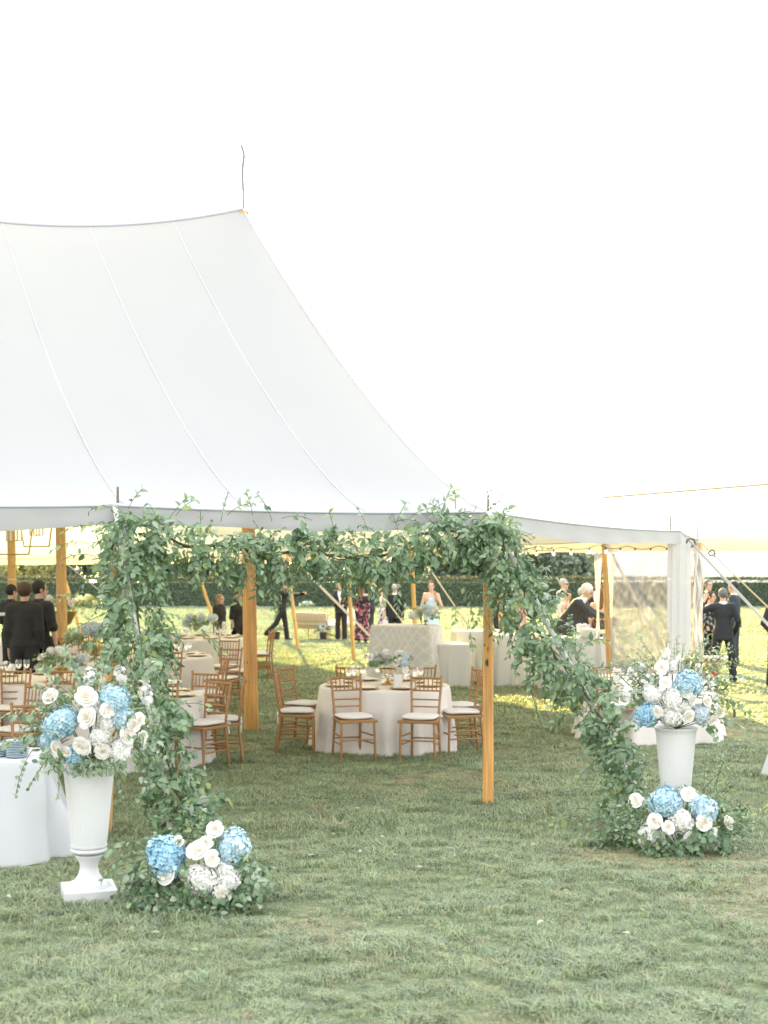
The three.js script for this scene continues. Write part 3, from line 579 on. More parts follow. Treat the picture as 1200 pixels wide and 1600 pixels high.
const napkinG = grid(14, 8, (u, v) => V((u - 0.5) * 0.17 * (0.75 + 0.3 * Math.sin(v * 3)), 0.02 + 0.028 * Math.sin(u * Math.PI) * (0.7 + 0.3 * Math.sin(v * 9 + u * 4)) * Math.sin(v * Math.PI), (v - 0.5) * 0.1));
const protoUsed = new Set();
function put(proto, p, turn, label, category, group) {
  const c = proto.clone(); c.name = numbered(proto.name); scene.add(c); c.position.copy(p); c.rotation.y = turn || 0; return tag(c, label, category, group);
}
function setTable(px, d, r, h, n, where, rich, ph = 0) {
  const p = at(px, d); p.y += h + 0.002;
  for (let i = 0; i < n; i++) {
    const a = ph + i / n * 6.283, q = p.clone().add(V(Math.cos(a) * (r - 0.2), 0, Math.sin(a) * (r - 0.2)));
    put(settingP, q, 0, `gold-rimmed charger with white plate laid on ${where}`, 'plate', `charger plates on ${where}`);
    const nk = mesh('napkin', napkinG, M.napkin); nk.position.copy(q).add(V(0, 0.012, 0)); nk.rotation.y = rr(0, 6); tag(nk, `folded champagne napkin on a charger on ${where}`, 'napkin', `napkins on ${where}`);
    for (let k = 0; k < rich; k++) { const b = a + 0.2 + k * 0.17, q2 = p.clone().add(V(Math.cos(b) * (r - 0.34 - 0.07 * k), 0, Math.sin(b) * (r - 0.34 - 0.07 * k))); put(gobletP, q2, 0, `stemmed water glass standing on ${where}`, 'glass', `glasses on ${where}`); }
  }
}
setTable(...frontTable, 0.78, 0.75, 8, 'the middle round table', 2, 0.4);
setTable(248, 22.6, 0.85, 0.75, 8, 'the second-row table left of the thick pole', 2, 0.2);
setTable(322, 29, 0.85, 0.75, 8, 'the farthest table left of the thick pole', 2, 0.5);
setTable(62, 17.8, 0.82, 0.75, 7, 'the table behind the left urn', 2, 0.1);
setTable(205, 15.6, 0.8, 0.75, 6, 'the table behind the left garland', 1, 0.3);
{ // framed card, tall candles
  const p = at(622, 16.55); p.y += 0.752;
  const f = base('framed_card', p, -0.12, 'small white framed card standing before the middle table flowers', 'card');
  const fr = new MB(); for (const s of [-1, 1]) { fr.add(box(0.008, 0.16, 0.012, s * 0.056, 0.08, 0)); fr.add(box(0.104, 0.008, 0.012, 0, 0.08 + s * 0.076, 0)); } fr.build('frame', M.brass, f).rotation.x = -0.12;
  const pc = mesh('card', box(0.104, 0.144, 0.004, 0, 0.08, 0), std(0.8, 0.79, 0.8, 0.6), f); pc.rotation.x = -0.12;
  for (const [px, d, h] of [[336, 28.6, 0.32], [344, 28.75, 0.26], [330, 28.9, 0.38], [352, 28.6, 0.3], [300, 28.7, 0.34], [292, 28.9, 0.28]]) {
    const q = at(px, d); q.y += 0.753; const c = base('candle_holder', q, 0, 'slim glass holder with a candle on the farthest table left of the thick pole', 'candle', 'candles on the farthest table');
    mesh('glass', new THREE.CylinderGeometry(0.035, 0.033, h, 16, 1, true).translate(0, h / 2, 0), M.glass, c); mesh('candle', rod(V(0, 0, 0), V(0, h * 0.7, 0), 0.018), M.candle, c); mesh('foot', new THREE.CylinderGeometry(0.04, 0.045, 0.012, 16).translate(0, 0.006, 0), M.brass, c);
  }
  // stacked plates on the serving table
  for (const [px, d, n] of [[27, 10.3, 10], [-5, 10.35, 7]]) for (let i = 0; i < n; i++) {
    const q = at(px, d); q.y += 0.753 + i * 0.0122; q.x += rr(-0.002, 0.002);
    const m = mesh('dinner_plate', lathe([[0.0001, 0], [0.05, 0], [0.076, 0.012], [0.08, 0.013], [0.08, 0.008], [0.052, -0.003]], 32), M.plate); m.position.copy(q);
    tag(m, px > 0 ? `grey-blue plate in the taller stack on the serving table, ${i === n - 1 ? 'topmost of the stack' : i === 0 ? 'bottom of the stack' : 'between top and bottom'}` : `grey-blue plate in the stack at the left edge of the serving table`, 'plate', px > 0 ? (i === 0 || i === n - 1 ? undefined : 'plates stacked beside the left urn') : 'plates stacked at the left edge');
  }
  // bar things
  const bar = (px, d, dz) => { const q = at(px, d); q.y = gy(0, 25) + 0.955; return q; };
  const bottle = (q, col, h, label) => { const b = base('bottle', q, 0, label, 'bottle'); mesh('body', lathe([[0.0001, 0], [0.036, 0], [0.037, h * 0.58], [0.03, h * 0.68], [0.014, h * 0.78], [0.0135, h * 0.96], [0.016, h * 0.965], [0.016, h], [0.0001, h]], 18), col, b); mesh('cap', new THREE.CylinderGeometry(0.0165, 0.0165, 0.03, 12).translate(0, h, 0), M.brass, b); mesh('paper_label', new THREE.CylinderGeometry(0.0378, 0.0378, h * 0.25, 18, 1, true).translate(0, h * 0.3, 0), std(0.75, 0.7, 0.6, 0.7), b); };
  bottle(bar(927, 24.85), std(0.1, 0.03, 0.01, 0.1), 0.32, 'dark brown bottle standing upright in the bar hands of the white-haired man'); bottle(bar(932, 24.9), std(0.09, 0.025, 0.01, 0.1), 0.3, 'second dark bottle just right of the first brown one on the bar');
  bottle(bar(934, 24.72), std(0.75, 0.7, 0.58, 0.2), 0.27, 'pale bottle at the right front of the bar'); bottle(bar(938.5, 24.75), std(0.05, 0.07, 0.04, 0.1), 0.31, 'green-black bottle at the right end of the bar'); bottle(bar(943, 24.9), std(0.06, 0.05, 0.04, 0.1), 0.3, 'bottle beside the drape at the bar end');
  const tub = (px, d, w, h, label) => { const t = base('ice_tub', bar(px, d), 0, label, 'tub'); const m = new MB(); m.add(lathe([[0.0001, 0.004], [w * 0.42, 0], [w * 0.5, h], [w * 0.52, h], [w * 0.52, h - 0.015], [w * 0.44, -0.004]], 28)); m.build('bucket', phys(0.85, 0.86, 0.88, 0.25, { transmission: 0.4, thickness: 0 }), t); const ic = new MB(); for (let i = 0; i < 14; i++) ic.add(box(0.035, 0.03, 0.035), new THREE.Matrix4().compose(V(rr(-0.3, 0.3) * w, h - rr(0, 0.02), rr(-0.3, 0.3) * w), new THREE.Quaternion().setFromEuler(new THREE.Euler(rnd() * 3, rnd() * 3, 0)), V(1, 1, 1))); ic.build('ice', M.whitePlate, t); };
  tub(917, 24.72, 0.3, 0.15, 'white ice tub at the front of the bar table'); tub(911, 25.1, 0.24, 0.2, 'pale bucket behind the front ice tub on the bar');
  for (const [px, d] of [[906, 24.95], [902, 24.8], [896, 24.85], [912, 24.62]]) { const c = mesh('tumbler_glass', tumbler, M.glass); c.position.copy(bar(px, d)); tag(c, 'clear tumbler on the bar table', 'glass', 'tumblers on the bar'); }
  // small table with a red stand by the men at the right
  const rt = base('side_table', at(1116, 24.4), 0, 'small table with pale oval top and red stand beside the man in the dark suit', 'table');
  mesh('table_top', new THREE.CylinderGeometry(0.24, 0.24, 0.025, 32).scale(1, 1, 0.8).translate(0, 0.62, 0), std(0.6, 0.62, 0.64, 0.35), rt);
  mesh('apron', rbox(0.3, 0.06, 0.2, 0.015, 0, 0.56, 0), M.red, rt); mesh('column', rod(V(0, 0.05, 0), V(0, 0.56, 0), 0.05, 0.035, 14), M.red, rt); mesh('foot', new THREE.CylinderGeometry(0.12, 0.16, 0.06, 20).translate(0, 0.03, 0), M.red, rt);
  const bx = base('junction_box', pix(1057, 953, 19.6), 0, 'small green-grey control box hanging at the drape of the right corner', 'box'); mesh('housing', rbox(0.11, 0.15, 0.07, 0.008), std(0.12, 0.17, 0.16, 0.6), bx); mesh('cable', tube([V(0.02, 0.07, 0), V(0.03, 0.3, -0.02), V(0.0, 0.6, 0), V(0.03, 0.82, 0.03)], 0.006, 16, 5), M.steel, bx); mesh('lid', rbox(0.09, 0.12, 0.01, 0.004, 0, 0, 0.036), std(0.16, 0.21, 0.2, 0.5), bx);
}
// ---------- rattan lounge furniture on the lit lawn ----------
{
  const rat = std(0.5, 0.36, 0.2, 0.7), pad = std(0.72, 0.66, 0.58, 0.95);
  const seat = (px, d, w, yaw, label) => {
    const g = base('rattan_sofa', at(px, d), yaw, label, w > 1 ? 'sofa' : 'armchair'), dp = 0.72;
    const fr = new MB(); for (const s of [-1, 1]) { for (const z of [-1, 1]) mesh('leg', rod(V(s * (w / 2 - 0.05) * 1.04, -0.02, z * (dp / 2 - 0.06) * 1.1), V(s * (w / 2 - 0.05), 0.34, z * (dp / 2 - 0.06)), 0.02, 0.024), rat, g); fr.add(tube([V(s * w / 2, 0.34, dp / 2), V(s * w / 2, 0.62, dp / 2 - 0.06), V(s * w / 2, 0.64, -dp / 2), V(s * w / 2, 0.36, -dp / 2)], 0.018, 16, 6)); }
    for (const y of [0.34, 0.58, 0.82]) fr.add(tube([V(-w / 2, y, -dp / 2 - (y - 0.34) * 0.28), V(0, y, -dp / 2 - 0.02 - (y - 0.34) * 0.28), V(w / 2, y, -dp / 2 - (y - 0.34) * 0.28)], 0.018, 12, 6));
    fr.add(tube([V(-w / 2, 0.34, dp / 2), V(w / 2, 0.34, dp / 2)], 0.018, 4, 6)); fr.build('frame', rat, g);
    const n = Math.round(w / 0.085); for (let i = 0; i < n; i++) { const x = lerp(-w / 2 + 0.04, w / 2 - 0.04, i / (n - 1)); mesh('slat', rod(V(x, 0.34, -dp / 2), V(x, 0.82, -dp / 2 - 0.14), 0.013), rat, g); }
    mesh('seat_cushion', rbox(w - 0.08, 0.14, dp - 0.06, 0.05, 0, 0.41, 0.02, 3), pad, g); const b = mesh('back_cushion', rbox(w - 0.1, 0.4, 0.13, 0.05, 0, 0.66, -dp / 2 + 0.06, 3), pad, g); b.rotation.x = -0.08;
  };
  seat(497, 43.6, 1.35, Math.PI - 0.62, 'rattan sofa with cream cushions on the sunlit lawn, seen from behind'); seat(521, 47, 0.75, -1.0, 'rounded rattan armchair beyond the sofa, left of the man in the bow tie'); seat(554, 45.2, 0.75, 0.3, 'rattan armchair half hidden behind the man in the bow tie');
  const ct = base('coffee_table', at(513, 46), 0.3, 'small wooden coffee table before the rattan sofa', 'table'); mesh('table_top', rbox(0.9, 0.04, 0.5, 0.01, 0, 0.42, 0), rat, ct); for (const [a, b] of [[-1, -1], [1, -1], [1, 1], [-1, 1]]) mesh('leg', rod(V(a * 0.4, 0, b * 0.2), V(a * 0.4, 0.4, b * 0.2), 0.022), rat, ct);
}
// ---------- leaves, sprigs, flowers ----------
function leafGeo(len, wid, fold, curl, pw) { // base at the origin, pointing along +y, face towards +z
  const n = 5;
  const g = grid(2, n, (u, v) => { const w = wid * 0.5 * Math.pow(Math.sin(Math.PI * Math.min(0.999, Math.pow(v, pw))), 0.8), x = (u - 0.5) * 2 * w; return V(x, v * len, fold * Math.abs(x) - curl * v * v * len + 0.04 * len * Math.sin(v * 3)); }, (u, v) => [u, v]);
  return g;
}
const LEAF = {
  ovate: [leafGeo(1, 0.5, 0.35, 0.3, 0.8), leafGeo(1, 0.44, 0.1, 0.55, 0.85), leafGeo(1, 0.56, 0.25, 0.1, 0.75)],
  round: [leafGeo(1, 0.86, 0.12, 0.15, 0.9), leafGeo(1, 0.8, 0.2, 0.35, 0.95), leafGeo(1, 0.92, 0.05, 0.25, 0.9)],
  slim: [leafGeo(1, 0.26, 0.3, 0.25, 0.85), leafGeo(1, 0.22, 0.15, 0.5, 0.8), leafGeo(1, 0.3, 0.25, 0.1, 0.85)],
};
const LM = [[0.2, 0.305, 0.155], [0.145, 0.245, 0.12], [0.255, 0.355, 0.21], [0.3, 0.38, 0.13], [0.09, 0.17, 0.08], [0.36, 0.435, 0.31]].map(c => phys(...c, 0.45, { transmission: 0.3, thickness: 0 }));
const bx = V(), by = V(), bz = V(), bm = new THREE.Matrix4();
function leafMat(p, dir, face, s) {
  by.copy(dir).normalize(); bx.crossVectors(by, face); if (bx.lengthSq() < 1e-5) bx.set(1, 0, 0); bx.normalize(); bz.crossVectors(bx, by);
  return new THREE.Matrix4().makeBasis(bx.clone().multiplyScalar(s), by.clone().multiplyScalar(s), bz.clone().multiplyScalar(s)).setPosition(p);
}
// a drooping stem with alternate leaves; results go into lists
function sprig(list, stems, p, dir, L, droop, kind, size, gap, tone, r = 0.0025, bare = 0.08) {
  const q = p.clone(), v = dir.clone().normalize(), n = Math.max(4, Math.round(L / gap)), pts = [q.clone()];
  const side = V(rnd() - 0.5, rnd() - 0.5, rnd() - 0.5).cross(v).normalize();
  for (let i = 0; i < n; i++) {
    v.y -= droop * gap; v.x += rr(-0.06, 0.06); v.z += rr(-0.06, 0.06); v.normalize(); q.addScaledVector(v, gap); pts.push(q.clone());
    if (i / n < bare) continue;
    for (const k of kind === 'round' ? [-1, 1] : [i % 2 ? 1 : -1]) {
      const sd = side.clone().applyAxisAngle(v, rr(-0.5, 0.5)).multiplyScalar(k);
      const ld = v.clone().multiplyScalar(rr(0.35, 0.8)).add(sd.multiplyScalar(rr(0.5, 0.95))).add(V(0, rr(-0.45, 0.1), 0));
      const face = V(rr(-0.7, 0.7), rr(0.1, 1), rr(0, 1.1));
      list.push({ k: kind, g: Math.floor(rnd() * 3), m: rnd() < 0.72 ? tone[Math.floor(rnd() * tone.length)] : Math.floor(rnd() * LM.length), x: leafMat(q, ld, face, size * rr(0.65, 1.25) * (1 - 0.35 * i / n)), p: q.clone() });
    }
  }
  if (stems) stems.add(tube(pts, r, Math.min(14, n), 4));
}
// the leaves that show nearest and largest become parts; the rest one mesh per tone
function plantLeaves(list, stems, parent, o, most, score) {
  list.forEach(l => l.s = score ? score(l) : l.p.z + 0.3 * rnd()); list.sort((a, b) => b.s - a.s);
  list.slice(0, most).forEach(l => { const m = new THREE.Mesh(LEAF[l.k][l.g], LM[l.m]); m.name = 'leaf'; m.applyMatrix4(T(-o.x, -o.y, -o.z).multiply(l.x)); parent.add(m); });
  const by = {}; for (const l of list.slice(most)) (by[l.m] ||= new MB()).add(LEAF[l.k][l.g], T(-o.x, -o.y, -o.z).multiply(l.x));
  for (const k in by) by[k].build('foliage', LM[k], parent).userData.kind = 'stuff';
  if (stems && stems.g.length) { const g = stems.geo().translate(-o.x, -o.y, -o.z); mesh('stems', g, M.stem, parent); }
}
const roseGeo = k => { // petals rolled round a bud, opening outwards; unit radius, facing +z
  const b = new MB(true); let n = 0;
  for (let ring = 0; ring < 6; ring++) {
    const cnt = [2, 3, 4, 5, 5, 6][ring], R = [0.13, 0.22, 0.35, 0.5, 0.66, 0.82][ring], open = [0, 0.03, 0.09, 0.18, 0.34, 0.6][ring], H = [0.66, 0.7, 0.68, 0.6, 0.46, 0.26][ring];
    for (let i = 0; i < cnt; i++, n++) {
      const a0 = (i + 0.37 * ring + k) / cnt * 6.283 + rr(-0.3, 0.3), lift = rr(-0.09, 0.09), ruf = rr(0, 6), span = 6.283 / cnt * 0.72, tip = rr(0.88, 1.08);
      const g = grid(6, 5, (u, v) => {
        const x = (u - 0.5) * 2, a = a0 + x * span * Math.pow(Math.sin(Math.PI * (0.18 + 0.64 * v)), 0.6), edge = (1 - 0.22 * x * x * v) * tip;
        const r = R * (0.35 + 0.65 * v) + open * 0.28 * v * v * v * (1 - 0.2 * x * x), z = -0.42 + (H + 0.42) * Math.sin(Math.min(1, v * edge) * (1.57 + 0.5 * open)) - 0.05 * x * x * v + lift * v * v + 0.035 * v * v * Math.sin(x * 4 + ruf);
        return V(Math.cos(a) * r, Math.sin(a) * r, z);
      });
      const w = 0.72 + 0.06 * ring / 5; b.add(g, null, [0.86, lerp(0.8, 0.85, ring / 5), lerp(0.68, 0.81, ring / 5)]);
    }
  }
  b.add(new THREE.SphereGeometry(0.62, 14, 10).scale(1, 1, 0.85).translate(0, 0, -0.02), null, [0.8, 0.75, 0.64]); b.add(new THREE.SphereGeometry(0.13, 10, 8).scale(1, 1, 3.6).translate(0, 0, 0.12), null, [0.8, 0.7, 0.56]);
  return b.geo();
};
const ROSE = [0, 0.4, 0.8, 0.2, 0.6].map(roseGeo);
const floret = (() => { const b = new MB(); for (let i = 0; i < 4; i++) b.add(grid(2, 2, (u, v) => { const w = 0.5 * Math.sin(Math.PI * Math.min(0.98, 0.25 + 0.65 * v)); return V((u - 0.5) * 2 * w * 0.9, 0.08 + v * 0.9, 0.12 * v + 0.12 * Math.abs(u - 0.5)); }), new THREE.Matrix4().makeRotationZ(i * Math.PI / 2)); return b.geo(); })();
function mophead(base1, tip, n = 340) { // hydrangea: florets over a lumpy ball; unit radius
  const b = new MB(true), up = V(0, 0, 1), lob = []; for (let i = 0; i < 7; i++) lob.push(V(rnd() - 0.5, rnd() - 0.5, rnd() - 0.5).normalize());
  for (let i = 0; i < n; i++) {
    const y = 1 - 2 * (i + 0.5) / n, a = i * 2.39996, r = Math.sqrt(1 - y * y), d = V(Math.cos(a) * r, y, Math.sin(a) * r);
    const bump = Math.max(...lob.map(l => l.dot(d))), R = 0.72 + 0.25 * sstep(bump, 0.4, 1) + rr(-0.06, 0.08);
    const q = new THREE.Quaternion().setFromUnitVectors(up, d.clone().add(V(rr(-0.45, 0.45), rr(-0.45, 0.45), rr(-0.45, 0.45))).normalize()).multiply(new THREE.Quaternion().setFromAxisAngle(up, rnd() * 6.28));
    const k = rnd(), kk = rr(0.92, 1.06), c = base1.map((x, j) => lerp(x, tip[j], k) * kk); b.add(floret, new THREE.Matrix4().compose(d.multiplyScalar(R), q, V(1, 1, 1).multiplyScalar(0.118 * rr(0.8, 1.25))), c);
  }
  b.add(new THREE.IcosahedronGeometry(0.7, 2), null, base1.map(x => x * 0.9));
  return b.geo();
}
const MOP = { blue: [mophead([0.3, 0.54, 0.67], [0.62, 0.76, 0.8]), mophead([0.36, 0.58, 0.69], [0.67, 0.78, 0.81])], deep: [mophead([0.2, 0.46, 0.64], [0.5, 0.7, 0.79])], pale: [mophead([0.5, 0.62, 0.7], [0.72, 0.78, 0.8])], white: [mophead([0.84, 0.83, 0.77], [0.9, 0.9, 0.86]), mophead([0.85, 0.84, 0.79], [0.9, 0.89, 0.87])] };
const STOCK = (() => { const b = new MB(true); for (let i = 0; i < 34; i++) { const y = rr(-0.9, 0.9), a = rnd() * 6.28, r = 0.5 * Math.sqrt(1 - y * y * 0.8); b.add(floret, new THREE.Matrix4().compose(V(Math.cos(a) * r, y, Math.sin(a) * r), new THREE.Quaternion().setFromUnitVectors(V(0, 0, 1), V(Math.cos(a), y * 0.8 + 0.3, Math.sin(a)).normalize()), V(0.26, 0.26, 0.26).multiplyScalar(rr(0.8, 1.2))), [0.82, 0.82, 0.8]); } return b.geo(); })();
const petalMat = phys(1, 1, 1, 0.8, { vertexColors: true, transmission: 0.14, thickness: 0 });
function flowers(name, label, category, o, d, list, mid, R, bulge) { // list of [kind, px, py, radius in px]; mid: centre px, py
  const g = base(name, o, 0, label, category);
  const nm = { rose: 'rose', stock: 'white_stock_flower', blue: 'hydrangea', deep: 'hydrangea', pale: 'hydrangea', white: 'hydrangea' };
  const lb = { blue: 'light blue hydrangea head', deep: 'deeper blue hydrangea head', pale: 'pale washed-blue hydrangea head', white: 'creamy white hydrangea head', rose: 'open ivory rose' };
  const stems = new MB();
  list.forEach(([k, px, py, r], i) => {
    const e = Math.min(1, Math.hypot((px - mid[0]) / R[0], (py - mid[1]) / R[1])), dd = d - bulge * Math.sqrt(1 - e * e * 0.96) - (k === 'rose' ? 0.05 : 0) + 0.02;
    const p = pix(px, py, dd), rad = r / F * dd * (k === 'rose' ? 1.12 : k === 'stock' ? 1.5 : 1.14);
    const geo = k === 'rose' ? ROSE[(i * 3) % 5] : k === 'stock' ? STOCK : MOP[k][i % MOP[k].length];
    const m = mesh(nm[k], geo, petalMat, g); if (lb[k] && k !== 'rose') m.userData.label = lb[k];
    m.position.copy(p).sub(o); m.scale.set(rad * rr(0.94, 1.1), rad * rr(0.86, 1.0), rad * (k === 'rose' ? rr(0.85, 1.15) : 0.92));
    const out = V((px - mid[0]) / R[0] * 0.9, -(py - mid[1]) / R[1] * 0.55 + 0.25, 1).normalize().add(V(rr(-0.25, 0.25), rr(-0.2, 0.3), 0)).normalize();
    if (k === 'stock') m.rotation.set(rr(-0.3, 0.3), rnd() * 6, rr(-0.5, 0.5)); else m.quaternion.setFromUnitVectors(V(0, 0, 1), out).multiply(new THREE.Quaternion().setFromAxisAngle(V(0, 0, 1), rnd() * 6.28));
    stems.add(rod(V(p.x, p.y, p.z).addScaledVector(out, -rad * 0.4), pix(mid[0], mid[1] + R[1] * 0.75, d), 0.004, 0.004, 5));
  });
  return [g, stems];
}
function urn(px, d, h, label) {
  const u = base('pedestal_urn', at(px, d), 0, label, 'urn'), k = h / 0.86, y = v => (v * k);
  mesh('bowl', lathe([[0.0001, 0.30], [0.075, 0.3], [0.112, 0.31], [0.118, 0.325], [0.108, 0.332], [0.108, 0.338], [0.117, 0.344], [0.117, 0.358], [0.112, 0.364], [0.119, 0.40], [0.134, 0.56], [0.151, 0.74], [0.158, 0.81], [0.164, 0.835], [0.171, 0.842], [0.173, 0.852], [0.169, 0.86], [0.158, 0.858], [0.148, 0.83], [0.12, 0.6], [0.0001, 0.58]].map(([r, a]) => [r, y(a)]), 64), M.plaster, u);
  mesh('stem', lathe([[0.0001, 0.305], [0.095, 0.302], [0.086, 0.28], [0.066, 0.25], [0.057, 0.222], [0.058, 0.2], [0.068, 0.165], [0.09, 0.13], [0.116, 0.116], [0.126, 0.11], [0.128, 0.098], [0.14, 0.094], [0.14, 0.08], [0.0001, 0.08]].map(([r, a]) => [r, y(a)]), 64), M.plaster, u);
  const pl = mesh('plinth', rbox(0.335, 0.085 * k, 0.335, 0.008, 0, 0.045 * k, 0, 2), M.plaster, u); pl.rotation.y = 0.3;
  mesh('soil', new THREE.CylinderGeometry(0.145, 0.145, 0.02, 32).translate(0, y(0.82), 0), M.twig, u);
  return u;
}
urn(139, 9.07, 0.86, 'tall white pedestal urn standing on the grass at the left, filled with flowers');
urn(1056, 11.2, 0.88, 'tall white urn at the right, its foot hidden by flowers on the ground');
const mixed = (list, stems, c, n, R, L, opts = {}) => { // foliage springing from a mound
  for (let i = 0; i < n; i++) {
    const a = rnd() * 6.283, z = rr(-0.5, 0.9), dir = V(Math.cos(a), Math.sin(a) * 0.8 + (opts.up ?? 0.15), z).normalize();
    if (dir.y < (opts.minY ?? -0.6)) continue;
    const q = c.clone().add(V(dir.x * R[0] * rr(0.45, 0.9), dir.y * R[1] * rr(0.4, 0.85), dir.z * R[2] * rr(0.3, 0.8)));
    const t = rnd(), kind = t < (opts.round ?? 0.35) ? 'round' : t < 0.75 ? 'ovate' : 'slim';
    sprig(list, stems, q, dir, L * rr(0.6, 1.2), opts.droop ?? 2.2, kind, kind === 'slim' ? 0.07 : kind === 'round' ? 0.042 : 0.062, kind === 'slim' ? 0.026 : 0.03, kind === 'round' ? [2, 5, 0] : [0, 1, 3], 0.002);
  }
};
{ // left urn
  const d = 9.07, list = [['blue', 97, 1130, 28], ['blue', 73, 1160, 14], ['blue', 180, 1094, 25], ['blue', 190, 1121, 17], ['deep', 119, 1182, 18],
    ['white', 156, 1150, 17], ['white', 166, 1132, 14], ['white', 189, 1172, 21],
    ['rose', 80, 1089, 13], ['rose', 135, 1090, 17], ['rose', 138, 1122, 16], ['rose', 168, 1110, 12], ['rose', 90, 1168, 13], ['rose', 104, 1174, 9], ['rose', 129, 1165, 15], ['rose', 160, 1173, 13], ['rose', 199, 1149, 13], ['rose', 208, 1133, 11], ['rose', 217, 1124, 10], ['rose', 222, 1150, 9],
    ['stock', 141, 1056, 12], ['stock', 188, 1053, 11], ['stock', 228, 1084, 12], ['stock', 222, 1160, 9], ['stock', 152, 1103, 9]];
  const [g, stems] = flowers('flower_arrangement', 'arrangement of blue hydrangeas and ivory roses filling the left urn', 'flowers', at(139, d).add(V(0, 0.84, 0)), d, list, [145, 1128], [88, 80], 0.24);
  const L = [], c = pix(145, 1135, d); mixed(L, stems, c, 95, [0.34, 0.3, 0.26], 0.2, { minY: -0.75 });
  for (const [px, py, dx, dy] of [[75, 1185, -0.5, -0.6], [60, 1150, -0.8, 0.1], [210, 1190, 0.5, -0.7], [95, 1195, -0.1, -1], [60, 1120, -0.9, 0.35], [90, 1075, -0.3, 0.8], [210, 1070, 0.5, 0.7], [160, 1060, 0.1, 0.9], [120, 1060, -0.2, 0.9], [185, 1200, 0.2, -0.8]]) sprig(L, stems, pix(px, py, d - 0.12), V(dx, dy, 0.3), rr(0.16, 0.28), 2.5, rnd() < 0.4 ? 'round' : 'ovate', 0.06, 0.035, [2, 5, 0], 0.002, 0);
  for (let i = 0; i < 22; i++) sprig(L, stems, pix(rr(85, 195), rr(1180, 1192), d - 0.17), V(rr(-0.5, 0.5), rr(-0.5, 0.2), 1), rr(0.07, 0.13), 6, rnd() < 0.5 ? 'ovate' : 'slim', 0.06, 0.03, [0, 2, 5], 0.002, 0);
  sprig(L, stems, pix(62, 1160, d - 0.2), V(-0.5, -0.4, 0.3), 0.36, 5, 'round', 0.042, 0.036, [2, 5], 0.002, 0.3);
  plantLeaves(L, stems, g, g.position, 300);
}
{ // right urn
  const d = 11.2, list = [['blue', 1074, 1070, 22], ['deep', 1010, 1116, 19], ['pale', 1094, 1116, 15], ['white', 1020, 1084, 15], ['white', 1051, 1095, 18], ['white', 1048, 1119, 18], ['white', 1068, 1104, 11],
    ['rose', 1034, 1044, 11], ['rose', 1040, 1068, 10], ['rose', 1027, 1112, 10], ['rose', 1073, 1083, 9], ['rose', 1081, 1093, 8], ['rose', 1075, 1119, 10], ['rose', 1104, 1095, 8.5], ['rose', 1124, 1112, 9], ['rose', 1112, 1125, 8.5], ['rose', 1117, 1088, 6.5],
    ['stock', 1039, 1025, 10], ['stock', 1050, 1041, 9], ['stock', 1012, 1061, 10], ['stock', 981, 1082, 9], ['stock', 964, 1053, 8], ['stock', 1003, 1040, 7], ['stock', 1092, 1045, 7], ['stock', 1062, 1030, 6], ['stock', 1110, 1062, 7], ['stock', 985, 1050, 6], ['stock', 1030, 1085, 6]];
  const [g, stems] = flowers('flower_arrangement', 'airy arrangement of blue and white hydrangeas, roses and wispy stems in the right urn', 'flowers', at(1056, d).add(V(0, 0.86, 0)), d, list, [1055, 1088], [80, 68], 0.24);
  const L = [], c = pix(1055, 1092, d); mixed(L, stems, c, 80, [0.34, 0.3, 0.26], 0.22, { minY: -0.5, round: 0.3 });
  for (let i = 0; i < 46; i++) { const a = rr(-1.35, 1.35); sprig(L, stems, c.clone().add(V(Math.sin(a) * 0.22, 0.1 + 0.1 * rnd(), rr(-0.15, 0.2))), V(Math.sin(a), Math.cos(a) + 0.1, rr(-0.2, 0.35)), rr(0.22, 0.44), 1.4, rnd() < 0.7 ? 'slim' : 'ovate', rr(0.035, 0.06), 0.026, [2, 5, 3], 0.0018, 0.25); }
  for (const [px, py, dx, dy] of [[985, 1100, -0.9, -0.3], [975, 1080, -1, 0.05], [990, 1120, -0.7, -0.5], [1120, 1120, 0.9, -0.1], [1105, 1065, 0.9, 0.5], [1100, 1130, 0.5, -0.5], [1125, 1100, 1, 0]]) sprig(L, stems, pix(px, py, d - 0.1), V(dx, dy, 0.2), 0.26, 2.4, 'round', 0.06, 0.045, [2, 5], 0.002, 0);
  plantLeaves(L, stems, g, g.position, 300);
}
